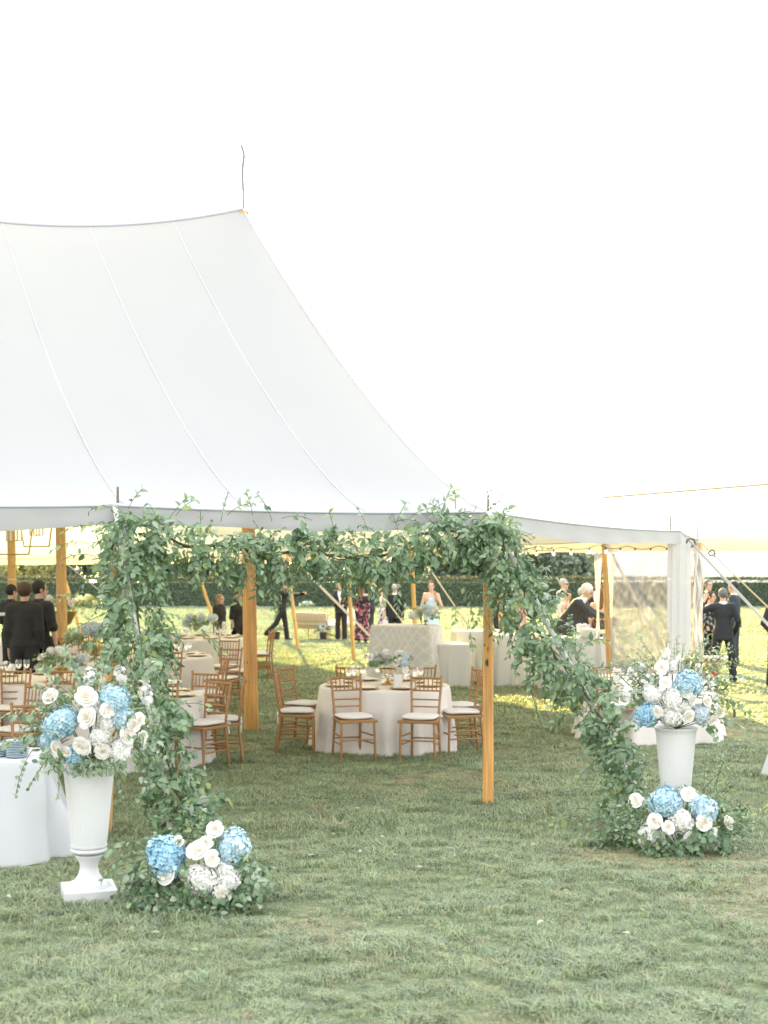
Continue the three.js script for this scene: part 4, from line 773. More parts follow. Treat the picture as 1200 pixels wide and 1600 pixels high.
{ // clump at the foot of the left garland
  const d = 8.95, list = [['deep', 260, 1340, 30], ['blue', 363, 1324, 27], ['white', 316, 1376, 24], ['white', 358, 1376, 20], ['white', 352, 1358, 15], ['rose', 336, 1297, 13], ['rose', 309, 1329, 16], ['rose', 331, 1342, 13], ['rose', 262, 1368, 16], ['rose', 346, 1397, 14], ['rose', 295, 1421, 13], ['rose', 389, 1366, 9], ['rose', 279, 1315, 9], ['rose', 322, 1318, 11]];
  const [g, stems] = flowers('flower_arrangement', 'mound of blue hydrangeas and ivory roses on the grass beside the left urn', 'flowers', at(305, d), d, list, [312, 1372], [92, 88], 0.28);
  const L = [], c = pix(310, 1372, d); mixed(L, stems, c, 150, [0.36, 0.32, 0.3], 0.2, { minY: -0.35, round: 0.4, droop: 2.6 });
  for (let i = 0; i < 40; i++) { const a = rr(-2, 2); sprig(L, stems, c.clone().add(V(Math.sin(a) * 0.26, -0.08 + 0.2 * rnd(), rr(0, 0.25))), V(Math.sin(a), rr(-0.1, 0.45), rr(0, 0.5)), rr(0.14, 0.26), 3.2, 'round', 0.055, 0.04, [1, 0, 5], 0.002, 0); }
  for (let i = 0; i < 46; i++) sprig(L, stems, pix(rr(235, 385), rr(1375, 1415), d - 0.2), V(rr(-0.7, 0.7), rr(-0.4, 0.3), 1), rr(0.06, 0.15), 4, rnd() < 0.6 ? 'round' : 'ovate', 0.058, 0.036, [1, 4, 0, 5], 0.002, 0);
  for (const [px, py, dx, dy] of [[235, 1340, -1, 0.5], [225, 1350, -1, 0.35], [240, 1325, -0.9, 0.7], [230, 1370, -0.9, 0.1]]) sprig(L, stems, pix(px, py, d - 0.1), V(dx, dy, 0.15), 0.3, 4.5, 'ovate', 0.075, 0.03, [0, 2], 0.0025, 0);
  plantLeaves(L, stems, g, g.position, 300);
}
{ // clump at the foot of the right garland
  const d = 10.75, list = [['blue', 1040, 1253, 25], ['blue', 1098, 1266, 21], ['white', 1013, 1305, 19], ['white', 1023, 1321, 14], ['white', 1065, 1284, 17], ['white', 1110, 1305, 16], ['rose', 994, 1251, 11], ['rose', 1024, 1283, 12], ['rose', 1044, 1293, 10], ['rose', 1076, 1242, 12], ['rose', 1099, 1285, 13], ['rose', 1138, 1286, 11], ['rose', 1093, 1313, 9], ['rose', 1077, 1308, 10]];
  const [g, stems] = flowers('flower_arrangement', 'mound of blue hydrangeas and white roses on the grass before the right urn', 'flowers', at(1068, d), d, list, [1066, 1292], [82, 60], 0.3);
  const L = [], c = pix(1066, 1298, d); mixed(L, stems, c, 150, [0.42, 0.24, 0.28], 0.2, { minY: -0.3, round: 0.35, droop: 2.6 });
  for (let i = 0; i < 34; i++) { const a = rr(-1.9, 1.9); sprig(L, stems, c.clone().add(V(Math.sin(a) * 0.3, 0.02 + 0.14 * rnd(), rr(-0.1, 0.25))), V(Math.sin(a), rr(0, 0.7), rr(-0.1, 0.4)), rr(0.16, 0.3), 2.6, rnd() < 0.5 ? 'ovate' : 'slim', 0.06, 0.032, [1, 0, 4], 0.002, 0); }
  for (let i = 0; i < 46; i++) sprig(L, stems, pix(rr(1000, 1130), rr(1290, 1330), d - 0.24), V(rr(-0.7, 0.7), rr(-0.4, 0.3), 1), rr(0.06, 0.15), 4, rnd() < 0.5 ? 'round' : 'ovate', 0.058, 0.036, [1, 4, 0], 0.002, 0);
  for (let i = 0; i < 16; i++) sprig(L, stems, pix(rr(965, 1010), rr(1285, 1325), d), V(-1, rr(0, 0.5), rr(-0.3, 0.5)), rr(0.2, 0.42), 2.6, 'ovate', 0.065, 0.034, [1, 4, 0], 0.0025, 0);
  for (let i = 0; i < 10; i++) sprig(L, stems, pix(rr(1075, 1130), rr(1225, 1260), d + 0.15), V(rr(0, 0.9), 1, rr(-0.3, 0.3)), rr(0.2, 0.4), 1.5, 'slim', 0.055, 0.03, [2, 3], 0.002, 0.2);
  plantLeaves(L, stems, g, g.position, 300);
}
// ---------- the garlands of the entrance ----------
function garland(label, ctrl, n, size, seedlings) { // ctrl: [px, py, depth, half-width across (px), amount hanging]
  const pts = ctrl.map(c => pix(c[0], c[1], c[2])), curve = new THREE.CatmullRomCurve3(pts), o = pts[0].clone();
  const g = base('leaf_garland', o, 0, label, 'garland'), L = [], stems = new MB();
  const core = []; for (let i = 0; i <= 40; i++) core.push(curve.getPoint(i / 40).add(V(rr(-0.02, 0.02), rr(-0.02, 0.02), rr(-0.02, 0.02))));
  stems.add(tube(core, 0.012, 60, 6)); stems.add(tube(core.map(p => p.clone().add(V(rr(-0.04, 0.04), rr(-0.04, 0.04), rr(-0.04, 0.04)))), 0.006, 60, 5));
  const W = k => { const f = k * (ctrl.length - 1), i = Math.min(ctrl.length - 2, Math.floor(f)), t = f - i; return [lerp(ctrl[i][3], ctrl[i + 1][3], t) / F * lerp(ctrl[i][2], ctrl[i + 1][2], t), lerp(ctrl[i][4], ctrl[i + 1][4], t)]; };
  for (let i = 0; i < n; i++) {
    const k = rnd(), f = k * (ctrl.length - 1), [w, hang] = W(k);
    const p = curve.getPoint(f / (ctrl.length - 1)), tg = curve.getTangent(k);
    let dir = V(rnd() - 0.5, rnd() - 0.5, rnd() - 0.35); dir.addScaledVector(tg, -dir.dot(tg)).normalize();
    const r = Math.sqrt(rnd()) * w * 0.62; p.addScaledVector(dir, r).add(V(0, 0, dir.z * 0.02));
    const go = dir.clone().multiplyScalar(rr(0.4, 1)).addScaledVector(tg, rr(-0.6, 0.6)).add(V(0, -hang * rr(0.1, 1), 0));
    sprig(L, stems, p, go, Math.min(0.4, w * rr(0.4, 0.95) + 0.06), 2 + hang * 3, rnd() < 0.76 ? 'ovate' : rnd() < 0.6 ? 'slim' : 'round', size * rr(0.6, 1.2), 0.03, [0, 1, 2], 0.0022, 0);
  }
  for (const [px, py, d, dx, dy, len] of seedlings) sprig(L, stems, pix(px, py, d), V(dx + rr(-0.5, 0.5), dy, rr(-0.1, 0.4)), len, dy > 0 ? 3.2 : 0.9, 'ovate', size * rr(0.75, 0.95), 0.034, [0, 3, 2], 0.0025, 0.15);
  plantLeaves(L, stems, g, o, 300, l => l.p.z * 1 + 0.5 * rnd() - 0.1 * Math.abs(l.x.elements[10]));
}
garland('thick hanging garland of grey-green leaves wrapping the left entrance pole down to the grass',
  [[203, 802, 11.4, 38, 0.1], [204, 860, 11.35, 58, 0.4], [210, 930, 11.3, 66, 0.8], [218, 1000, 11.2, 60, 0.9], [236, 1070, 11.0, 46, 0.6], [252, 1140, 10.9, 37, 0.5], [268, 1205, 10.8, 34, 0.4], [284, 1262, 10.7, 38, 0.3], [296, 1305, 10.6, 40, 0.2]], 370, 0.088,
  [[160, 830, 11.3, -0.6, 0.7, 0.35], [150, 870, 11.3, -0.9, 0.2, 0.3], [140, 850, 11.3, -0.8, 0.45, 0.3], [185, 790, 11.3, -0.8, 0.3, 0.25], [200, 795, 11.3, 0.1, 0.8, 0.2], [150, 930, 11.2, -0.9, 0.2, 0.3], [160, 960, 11.2, -0.8, -0.3, 0.35], [140, 980, 11.2, -0.3, -0.9, 0.4], [290, 960, 11.2, 0.7, -0.6, 0.45], [150, 1000, 11.2, -0.2, -1, 0.4], [310, 1250, 10.6, 0.9, 0.3, 0.25], [320, 1280, 10.6, 0.9, 0.1, 0.25], [290, 1100, 10.9, 0.9, 0.2, 0.25]]);
garland('leafy garland slung across the top of the entrance below the tent rim',
  [[215, 835, 11.4, 50, 0.5], [290, 850, 11.5, 40, 0.5], [360, 854, 11.7, 42, 0.5], [420, 868, 11.85, 40, 0.7], [480, 858, 12, 32, 0.4], [540, 872, 12.15, 32, 0.6], [600, 866, 12.3, 40, 0.7], [660, 838, 12.45, 36, 0.6], [720, 830, 12.6, 42, 0.5], [765, 840, 12.65, 44, 0.6]], 430, 0.088,
  [[265, 810, 11.5, 0.15, 1, 0.24], [275, 805, 11.5, 0.7, 0.7, 0.22], [345, 815, 11.6, 0.1, 1, 0.26], [355, 805, 11.6, 0.8, 0.6, 0.25], [395, 805, 11.7, -0.3, 0.9, 0.2], [425, 815, 11.8, 0.2, 1, 0.26], [440, 810, 11.8, 0.9, 0.6, 0.28], [520, 820, 12, 0.2, 0.5, 0.1], [575, 830, 12.2, 0, 1, 0.2], [620, 815, 12.3, 0.1, 1, 0.22], [640, 810, 12.3, 0.4, 0.9, 0.2], [690, 800, 12.5, 0.3, 0.9, 0.24], [712, 795, 12.5, 0.1, 1, 0.2], [740, 800, 12.5, 0.5, 0.8, 0.25], [398, 880, 11.75, 0, -1, 0.3], [405, 890, 11.75, 0.1, -1, 0.22], [455, 885, 11.85, 0.05, -1, 0.3], [605, 890, 12.2, 0, -1, 0.3], [618, 895, 12.2, 0.05, -1, 0.3], [575, 890, 12.1, 0, -1, 0.25], [440, 890, 11.8, 0, -1, 0.35], [425, 905, 11.8, 0.05, -1, 0.3], [385, 900, 11.7, 0, -1, 0.25], [545, 890, 12, 0.1, -1, 0.2], [590, 900, 12.2, 0, -1, 0.25], [630, 905, 12.2, 0.1, -1, 0.3], [640, 925, 12.2, 0.0, -1, 0.2], [715, 890, 12.5, 0.1, -1, 0.5], [730, 960, 12.4, 0, -1, 0.3], [712, 930, 12.5, 0, -1, 0.25], [470, 880, 11.9, 0.1, -1, 0.2]]);
garland('leafy garland running down the slanting strap from the right entrance pole to the grass',
  [[765, 815, 12.6, 36, 0.4], [785, 850, 12.55, 46, 0.6], [798, 900, 12.5, 48, 0.7], [822, 950, 12.4, 46, 0.6], [860, 1010, 12.2, 46, 0.5], [905, 1065, 12.0, 36, 0.4], [936, 1120, 11.8, 26, 0.35], [960, 1170, 11.65, 20, 0.3], [975, 1215, 11.5, 22, 0.25], [958, 1268, 11.4, 34, 0.15]], 430, 0.086,
  [[800, 1010, 12.3, -0.2, -1, 0.25], [830, 1080, 12.2, 0, -1, 0.35], [905, 1010, 12.1, 0.6, 0.5, 0.3], [915, 1050, 12, 0.9, 0.4, 0.25], [890, 1100, 11.9, -0.5, -0.8, 0.3], [905, 1110, 11.9, -0.9, -0.3, 0.3], [760, 930, 12.4, -0.1, -1, 0.3], [755, 960, 12.4, 0.1, -1, 0.25], [940, 1180, 11.7, -0.9, -0.3, 0.3], [930, 1230, 11.5, -0.9, 0.2, 0.35], [920, 1265, 11.4, -0.9, 0.3, 0.3], [905, 1275, 11.4, -0.9, 0.1, 0.3], [770, 800, 12.5, 0.3, 1, 0.2]]);
// ---------- smaller flowers ----------
function posy(px, d, h, R, n, label, vase, blues = 0.25, spread = 1) {
  const p = at(px, d); p.y += h; const g = base('flower_centrepiece', p, 0, label, 'flowers');
  if (vase) mesh('vase', lathe([[0.0001, 0], [0.05, 0], [0.045, 0.012], [0.014, 0.03], [0.014, 0.055], [0.05, 0.08], [0.075, 0.13], [0.072, 0.13], [0.0001, 0.09]].map(([a, b]) => [a * vase, b * vase]), 24), M.brass, g);
  const y0 = vase ? 0.13 * vase : R * 0.5, stems = new MB(), L = [];
  for (let i = 0; i < n; i++) {
    const a = rnd() * 6.28, e = Math.pow(rnd(), 0.5), k = rnd(), q = V(Math.cos(a) * e * R * spread, y0 + R * (0.75 * Math.sqrt(1 - e * e * 0.9) + rr(-0.05, 0.15)), Math.sin(a) * e * R * 0.9);
    const kind = k < blues ? 'blue' : k < blues + 0.2 ? 'white' : 'rose', m = mesh(kind === 'rose' ? 'rose' : 'hydrangea', kind === 'rose' ? ROSE[(i * 3) % 5] : kind === 'blue' ? MOP.pale[0] : MOP.white[0], petalMat, g);
    m.position.copy(q); m.scale.setScalar((kind === 'rose' ? 0.17 : 0.26) * R * rr(0.85, 1.2)); m.quaternion.setFromUnitVectors(V(0, 0, 1), V(q.x, q.y - y0 + 0.05, q.z + R * 0.3).normalize());
  }
  for (let i = 0; i < 26; i++) { const a = rnd() * 6.28, z = Math.sin(a); sprig(L, stems, V(Math.cos(a) * R * 0.4, y0 + R * rr(0.1, 0.5), z * R * 0.4), V(Math.cos(a) * spread, rr(0, 0.9), z), R * rr(0.5, 0.95), 2, rnd() < 0.4 ? 'round' : 'slim', R * 0.24, R * 0.12, [0, 2, 3], 0.0018, 0); }
  plantLeaves(L, stems, g, V(0, 0, 0), 60);
  return g;
}
posy(606, 16.9, 0.752, 0.24, 15, 'low centrepiece of blue and cream flowers in a gold bowl on the middle round table', 1.5, 0.3, 1.35);
posy(95, 17.6, 0.752, 0.26, 14, 'low centrepiece of cream roses on the table behind the left urn', 1.2, 0.1, 1.3);
posy(320, 29.2, 0.752, 0.36, 14, 'pale centrepiece on the farthest table left of the thick pole', 1.2, 0.15, 1.3);
posy(250, 22.6, 0.752, 0.28, 10, 'centrepiece glimpsed through leaves on the second-row table', 1.2, 0.2, 1.2);
posy(665, 25.8, 1.123, 0.27, 22, 'round bunch of pale blue and cream flowers on the lace-covered table', 0.7, 0.35, 1);
posy(8, 19.4, 0.6, 0.2, 7, 'greenery and cream blossoms at the left edge beside the first waiter', 0, 0, 1);
posy(92, 27, 0.752, 0.42, 18, 'tall cream flower arrangement beyond the right waiter', 4.5, 0, 0.8);
posy(148, 21.6, 0.752, 0.4, 12, 'centrepiece with dusty blue flowers behind the left garland', 1.5, 0.55, 1.1);
posy(128, 41, 0.7, 0.5, 7, 'white blossoms on a far table at the foot of the leaning pole', 0, 0, 1);
for (const [px, d, l] of [[432, 43.4, 'small potted flowers on the sunlit grass by the striding waiter'], [505, 42.9, 'small dark pot of flowers on the grass below the rattan sofa'], [478, 44.6, 'blossoms standing above the back of the rattan sofa']]) {
  const g = posy(px, d, l.startsWith('bloss') ? 0.86 : 0.14, 0.22, 7, l, 0, 0.3, 0.9); if (!l.startsWith('bloss')) mesh('pot', lathe([[0.0001, -0.14], [0.09, -0.14], [0.12, 0.1], [0.105, 0.1], [0.0001, 0.02]], 20), std(0.06, 0.05, 0.06, 0.6), g);
}
{ // scattered fallen leaves
  const spots = [[10, 8.95], [205, 8.2], [745, 9.4], [985, 8.0], [455, 12.9], [535, 12.6], [470, 12.8], [1000, 8.6], [625, 8.4], [565, 10.4], [890, 9.7], [250, 8.05], [560, 12.2], [710, 11.9], [300, 7.7], [850, 8.3], [420, 9.2], [1120, 9.8], [600, 10.9], [640, 11.4], [770, 10.2], [830, 10.6], [700, 10.5], [880, 9.1], [660, 9.8], [950, 9.3], [615, 10.2], [520, 11], [400, 12], [480, 10.2]];
  spots.forEach(([px, d], i) => { const p = at(px, d); p.y += 0.055; const m = mesh('fallen_leaf', LEAF.ovate[i % 3], i % 3 ? LM[2] : std(0.4, 0.38, 0.28, 0.8)); m.applyMatrix4(leafMat(p, V(rr(-1, 1), 0.1, rr(-1, 1)), V(0, 1, 0.2), rr(0.04, 0.062))); tag(m, 'single pale leaf fallen on the lawn in front of the tent', 'leaf', 'leaves fallen on the lawn'); });
}
// ---------- people ----------
// surface nets: the surface f = 0 on a grid
function iso(f, lo, hi, h) {
  const nx = Math.ceil((hi[0] - lo[0]) / h) + 1, ny = Math.ceil((hi[1] - lo[1]) / h) + 1, nz = Math.ceil((hi[2] - lo[2]) / h) + 1, S = new Float32Array(nx * ny * nz);
  let n = 0; for (let k = 0; k < nz; k++) for (let j = 0; j < ny; j++) for (let i = 0; i < nx; i++) S[n++] = f(lo[0] + i * h, lo[1] + j * h, lo[2] + k * h);
  const id = new Int32Array(nx * ny * nz).fill(-1), P = [], I = [], at3 = (i, j, k) => (k * ny + j) * nx + i;
  for (let k = 0; k < nz - 1; k++) for (let j = 0; j < ny - 1; j++) for (let i = 0; i < nx - 1; i++) {
    let c = 0, x = 0, y = 0, z = 0, m = 0; const v = [];
    for (let q = 0; q < 8; q++) { const a = S[at3(i + (q & 1), j + (q >> 1 & 1), k + (q >> 2))]; v.push(a); if (a < 0) m |= 1 << q; }
    if (m === 0 || m === 255) continue;
    for (let q = 0; q < 8; q++) for (const b of [1, 2, 4]) if (!(q & b) && (v[q] < 0) !== (v[q | b] < 0)) { const t = v[q] / (v[q] - v[q | b]); x += (q & 1) + (b === 1 ? t : 0); y += (q >> 1 & 1) + (b === 2 ? t : 0); z += (q >> 2) + (b === 4 ? t : 0); c++; }
    id[at3(i, j, k)] = P.length / 3; P.push(lo[0] + (i + x / c) * h, lo[1] + (j + y / c) * h, lo[2] + (k + z / c) * h);
  }
  const quad = (a, b, c, d, flip) => { if (a < 0 || b < 0 || c < 0 || d < 0) return; flip ? I.push(a, c, b, a, d, c) : I.push(a, b, c, a, c, d); };
  for (let k = 1; k < nz - 1; k++) for (let j = 1; j < ny - 1; j++) for (let i = 1; i < nx - 1; i++) {
    const s = S[at3(i, j, k)] < 0;
    if (s !== S[at3(i + 1, j, k)] < 0) quad(id[at3(i, j - 1, k - 1)], id[at3(i, j, k - 1)], id[at3(i, j, k)], id[at3(i, j - 1, k)], !s);
    if (s !== S[at3(i, j + 1, k)] < 0) quad(id[at3(i - 1, j, k - 1)], id[at3(i - 1, j, k)], id[at3(i, j, k)], id[at3(i, j, k - 1)], !s);
    if (s !== S[at3(i, j, k + 1)] < 0) quad(id[at3(i - 1, j - 1, k)], id[at3(i, j - 1, k)], id[at3(i, j, k)], id[at3(i - 1, j, k)], !s);
  }
  const g = new THREE.BufferGeometry(); g.setAttribute('position', new THREE.Float32BufferAttribute(P, 3)); g.setIndex(I); g.computeVertexNormals(); return g;
}
const smin = (a, b, k) => { const h = Math.max(k - Math.abs(a - b), 0) / k; return Math.min(a, b) - h * h * k * 0.25; };
const cap = (a, b, ra, rb, sz = 1) => { // tapered capsule; sz squeezes it front to back
  const bx = b.x - a.x, by = b.y - a.y, bz = (b.z - a.z) / sz, L = bx * bx + by * by + bz * bz + 1e-9;
  return (x, y, z) => { const px = x - a.x, py = y - a.y, pz = (z - a.z) / sz, t = clamp((px * bx + py * by + pz * bz) / L, 0, 1), dx = px - bx * t, dy = py - by * t, dz = pz - bz * t; return Math.sqrt(dx * dx + dy * dy + dz * dz) - (ra + (rb - ra) * t); };
};
const ell = (c, rx, ry, rz) => (x, y, z) => { const a = (x - c.x) / rx, b = (y - c.y) / ry, d = (z - c.z) / rz, q = Math.sqrt(a * a + b * b + d * d); return (q - 1) * Math.min(rx, ry, rz); };
const uni = (fs, k) => (x, y, z) => { let d = fs[0](x, y, z); for (let i = 1; i < fs.length; i++) d = smin(d, fs[i](x, y, z), k); return d; };
const headGeo = (() => { // about 0.23 high, eyes at mid-height, facing +z
  const f = uni([ell(V(0, 0.025, -0.012), 0.074, 0.094, 0.094), ell(V(0, -0.05, 0.018), 0.055, 0.07, 0.066), cap(V(0, 0.012, 0.084), V(0, -0.03, 0.104), 0.009, 0.014), cap(V(0, -0.062, 0.08), V(0, -0.066, 0.082), 0.013, 0.013), ell(V(0, -0.1, 0.062), 0.022, 0.018, 0.02), cap(V(-0.035, 0.025, 0.075), V(0.035, 0.025, 0.075), 0.012, 0.012)], 0.02);
  const ears = (x, y, z) => ell(V(0.076, -0.008, -0.012), 0.012, 0.032, 0.02)(Math.abs(x), y, z), eye = (x, y, z) => Math.hypot(Math.abs(x) - 0.031, y - 0.002, z - 0.092) - 0.015;
  const mouth = (x, y, z) => Math.hypot(x * 0.35, (y + 0.064) * 1.8, z - 0.1) - 0.011;
  return iso((x, y, z) => Math.max(smin(f(x, y, z), ears(x, y, z), 0.012), -eye(x, y, z), -mouth(x, y, z)), [-0.11, -0.14, -0.13], [0.11, 0.14, 0.14], 0.009);
})();
const eyesGeo = (() => { const b = new MB(); for (const s of [-1, 1]) b.add(new THREE.SphereGeometry(0.009, 8, 6).translate(s * 0.031, 0.002, 0.079)); return b.geo(); })();
const handGeo = (() => { // relaxed left hand hanging down from the wrist, palm towards the body (-x), fingers curled forward
  const fs = [cap(V(0, -0.03, -0.012), V(0, -0.08, -0.02), 0.016, 0.015), cap(V(0, -0.03, 0.012), V(0, -0.08, 0.02), 0.016, 0.015), cap(V(0, 0.02, 0), V(0, -0.03, 0), 0.025, 0.022)];
  [[-0.028, 0.06], [-0.01, 0.072], [0.01, 0.078], [0.028, 0.068]].forEach(([z, l]) => { const a = V(0, -0.088, z), b = V(-0.008, -0.088 - l * 0.55, z * 1.1), c = V(-0.028, -0.088 - l * 0.95, z * 1.05); fs.push(cap(a, b, 0.0095, 0.0085), cap(b, c, 0.0085, 0.007)); });
  fs.push(cap(V(-0.005, -0.03, 0.022), V(-0.018, -0.065, 0.045), 0.012, 0.01), cap(V(-0.018, -0.065, 0.045), V(-0.024, -0.092, 0.048), 0.0095, 0.008));
  return iso(uni(fs, 0.008), [-0.06, -0.19, -0.06], [0.05, 0.06, 0.08], 0.0055);
})();
const pmat = {};
const cloth3 = (c, rough = 0.85) => pmat[c.join() + rough] ||= std(...c, rough);
const SKIN = [0.58, 0.36, 0.26], BLACK = [0.022, 0.021, 0.022], NAVY = [0.026, 0.03, 0.042], CHAR = [0.038, 0.04, 0.046];
const hairTone = { brown: [0.07, 0.035, 0.018], dark: [0.02, 0.014, 0.01], grey: [0.36, 0.35, 0.34], white: [0.62, 0.6, 0.57], pepper: [0.14, 0.14, 0.145], auburn: [0.16, 0.065, 0.03], blonde: [0.3, 0.19, 0.09] };
const Dn = V(0, -1, 0);
// o: px, d, h, yaw (0 = faces the camera), label, outfit, hair, hairStyle, lean, arms [[upper, fore] left, right], legs [[thigh, shin] left, right], headTurn, headTilt
function person(o) {
  const k = o.h / 1.76, g = base('person', o.at || at(o.px, o.d), (o.yaw || 0) * Math.PI / 180, o.label, 'person'), w = o.woman ? 0.88 : 1;
  const P = {}, lean = o.lean || 0, rot = v => v.clone().applyAxisAngle(V(1, 0, 0), lean);
  P.pel = V(0, 0.95, 0); P.waist = P.pel.clone().add(rot(V(0, 0.14, 0.005))); P.chest = P.pel.clone().add(rot(V(0, 0.36, 0.015))); P.neck = P.pel.clone().add(rot(V(0, 0.55, -0.005))); P.head = P.neck.clone().add(rot(V(0, 0.15, 0.03)));
  const arm = s => { const a = (o.arms || [])[s > 0 ? 0 : 1] || [V(0.12 * s, -1, -0.04), V(0.02 * s, -1, 0.22)]; const sh = P.pel.clone().add(rot(V(s * 0.178 * w, 0.475, -0.01))), el = sh.clone().addScaledVector(a[0].clone().normalize(), 0.285), wr = el.clone().addScaledVector(a[1].clone().normalize(), 0.25); return [sh, el, wr]; };
  const leg = s => { const a = (o.legs || [])[s > 0 ? 0 : 1] || [V(0.03 * s, -1, 0.01), V(0.01 * s, -1, -0.02)]; const hp = V(s * 0.092, 0.91, 0), kn = hp.clone().addScaledVector(a[0].clone().normalize(), 0.43), an = kn.clone().addScaledVector(a[1].clone().normalize(), 0.41); return [hp, kn, an]; };
  const AL = [arm(1), arm(-1)], LL = [leg(1), leg(-1)];
  const torso = e => [cap(V(-0.055, P.pel.y, 0), V(0.055, P.pel.y, 0), 0.125 * (o.woman ? 1.04 : 1) + e, 0.125 * (o.woman ? 1.04 : 1) + e, 0.85), cap(P.pel, P.waist, 0.125 + e, (o.woman ? 0.112 : 0.13) + (o.belly || 0) + e, 0.85), cap(P.waist, P.chest, (o.woman ? 0.112 : 0.13) + (o.belly || 0) + e, (o.woman ? 0.125 : 0.142) + e, 0.8), cap(P.chest.clone().add(V(-0.07 * w, 0.02, 0)), P.chest.clone().add(V(0.07 * w, 0.02, 0)), 0.115 + e, 0.115 + e, 0.85), cap(AL[1][0].clone().add(V(0.035, 0, 0)), AL[0][0].clone().add(V(-0.035, 0, 0)), 0.068 + e, 0.068 + e)];
  const armsF = (e, wrist = 1) => AL.flatMap(([a, b, c]) => [cap(a, b, 0.054 * w + e, 0.043 * w + e), cap(b, b.clone().lerp(c, wrist), 0.042 * w + e, (0.03 + 0.012 * (1 - wrist)) * w + e)]);
  const legsF = (e, flare = 0) => LL.flatMap(([a, b, c]) => [cap(a, b, 0.088 + e, 0.06 + e), cap(b, c, 0.058 + e, 0.043 + e + flare)]);
  const neckF = [cap(P.neck.clone().add(V(0, -0.06, 0)), P.head.clone().add(V(0, -0.06, -0.015)), 0.058 * w, 0.052 * w)];
  const h = 0.02, lo = [-0.75, -0.02, -0.7], hi = [0.75, 1.72, 0.8];
  const all = [...AL.flat(), ...LL.flat(), P.neck]; for (const ax of ['x', 'z']) { const i = ax === 'x' ? 0 : 2; lo[i] = Math.min(-0.3, ...all.map(p => p[ax])) - 0.14; hi[i] = Math.max(0.3, ...all.map(p => p[ax])) + 0.16; }
  hi[1] = Math.max(P.neck.y + 0.12, ...AL.map(a => a[2].y + 0.08));
  // body: torso, neck and limbs in one surface, head and hands joined on
  const body = new MB(); body.add(iso(uni([...torso(-0.012), ...armsF(-0.002), ...legsF(-0.01), ...neckF], 0.035), lo, hi, h));
  const hm = new THREE.Matrix4().compose(P.head, new THREE.Quaternion().setFromEuler(new THREE.Euler((o.headTilt || 0) + lean * 0.5, o.headTurn || 0, 0, 'YXZ')), V(1, 1.02, 1));
  body.add(headGeo, hm);
  AL.forEach(([a, b, c], i) => { const d = c.clone().sub(b).normalize(), q = new THREE.Quaternion().setFromUnitVectors(Dn, d); body.add(handGeo, new THREE.Matrix4().compose(c.clone().addScaledVector(d, 0.015), q, V(i ? -1 : 1, 1, 1))); });
  const put = (name, geo, m) => { const x = mesh(name, geo, m, g); x.scale.setScalar(k); return x; };
  put('body', body.geo(), cloth3(o.skin || SKIN, 0.6)); put('eyes', eyesGeo.clone().applyMatrix4(hm), cloth3([0.02, 0.015, 0.012], 0.3));
  // hair
  const hs = o.hairStyle || 'short', hc = cloth3(hairTone[o.hair], 0.7);
  const cut = hs === 'bald' ? null : (x, y, z) => { // x,y,z about the head
    let d = ell(V(0, 0.03, -0.02), 0.084, 0.1, 0.1)(x, y, z); d = Math.max(d, (z - 0.045) - Math.max(0, (y - 0.06)) * 1.2, -(y + 0.075 - Math.max(0, z) * 1.6)); d += 0.004 * noise.noise(x * 60, y * 60, z * 60);
    if (hs === 'long') d = smin(d, cap(V(0, 0.0, -0.06), V(0, -0.25, -0.09), 0.085, 0.06, 0.6)(x, y, z), 0.03);
    if (hs === 'bob') d = smin(d, cap(V(0, 0.0, -0.05), V(0, -0.1, -0.05), 0.085, 0.07, 0.7)(x, y, z), 0.03);
    if (hs === 'bun') d = smin(d, Math.hypot(x, y - 0.02, z + 0.13) - 0.045, 0.02);
    if (hs === 'mop') d = smin(d, ell(V(0, 0.035, -0.015), 0.096, 0.098, 0.108)(x, y, z) + 0.006 * noise.noise(x * 40, y * 40, z * 40), 0.02);
    return d;
  };
  if (cut) put('hair', iso(cut, [-0.14, -0.34, -0.22], [0.14, 0.17, 0.12], 0.011).applyMatrix4(hm), hc);
  // clothes
  const C = o.outfit, wedge = (v0, halfAt) => (x, y, z) => { const t = (y - v0) / (1.46 - v0); return t < 0 || z < 0 ? 0.05 : Math.abs(x) - halfAt * Math.min(t, 1); };
  const shoes = new MB(); LL.forEach(([a, b, c]) => shoes.add(iso(uni([cap(V(c.x, Math.max(0.035, c.y - 0.045), c.z - 0.035), V(c.x, Math.max(0.03, c.y - 0.05), c.z + 0.13), 0.042, 0.034), cap(c, V(c.x, Math.max(0.03, c.y - 0.04), c.z), 0.045, 0.04)], 0.03), [c.x - 0.09, c.y - 0.14, c.z - 0.1], [c.x + 0.09, c.y + 0.08, c.z + 0.2], 0.014)));
  put('shoes', shoes.geo(), cloth3(o.woman && C.kind === 'dress' ? [0.4, 0.28, 0.2] : BLACK, 0.35));
  if (C.kind === 'suit' || C.kind === 'waiter') {
    put('trousers', iso((x, y, z) => Math.max(uni([...torso(0.0).slice(0, 2), ...legsF(0.014, 0.018)], 0.03)(x, y, z), y - 1.06 + lean * 0.1, 0.03 - y), lo, hi, h), cloth3(C.trousers));
  }
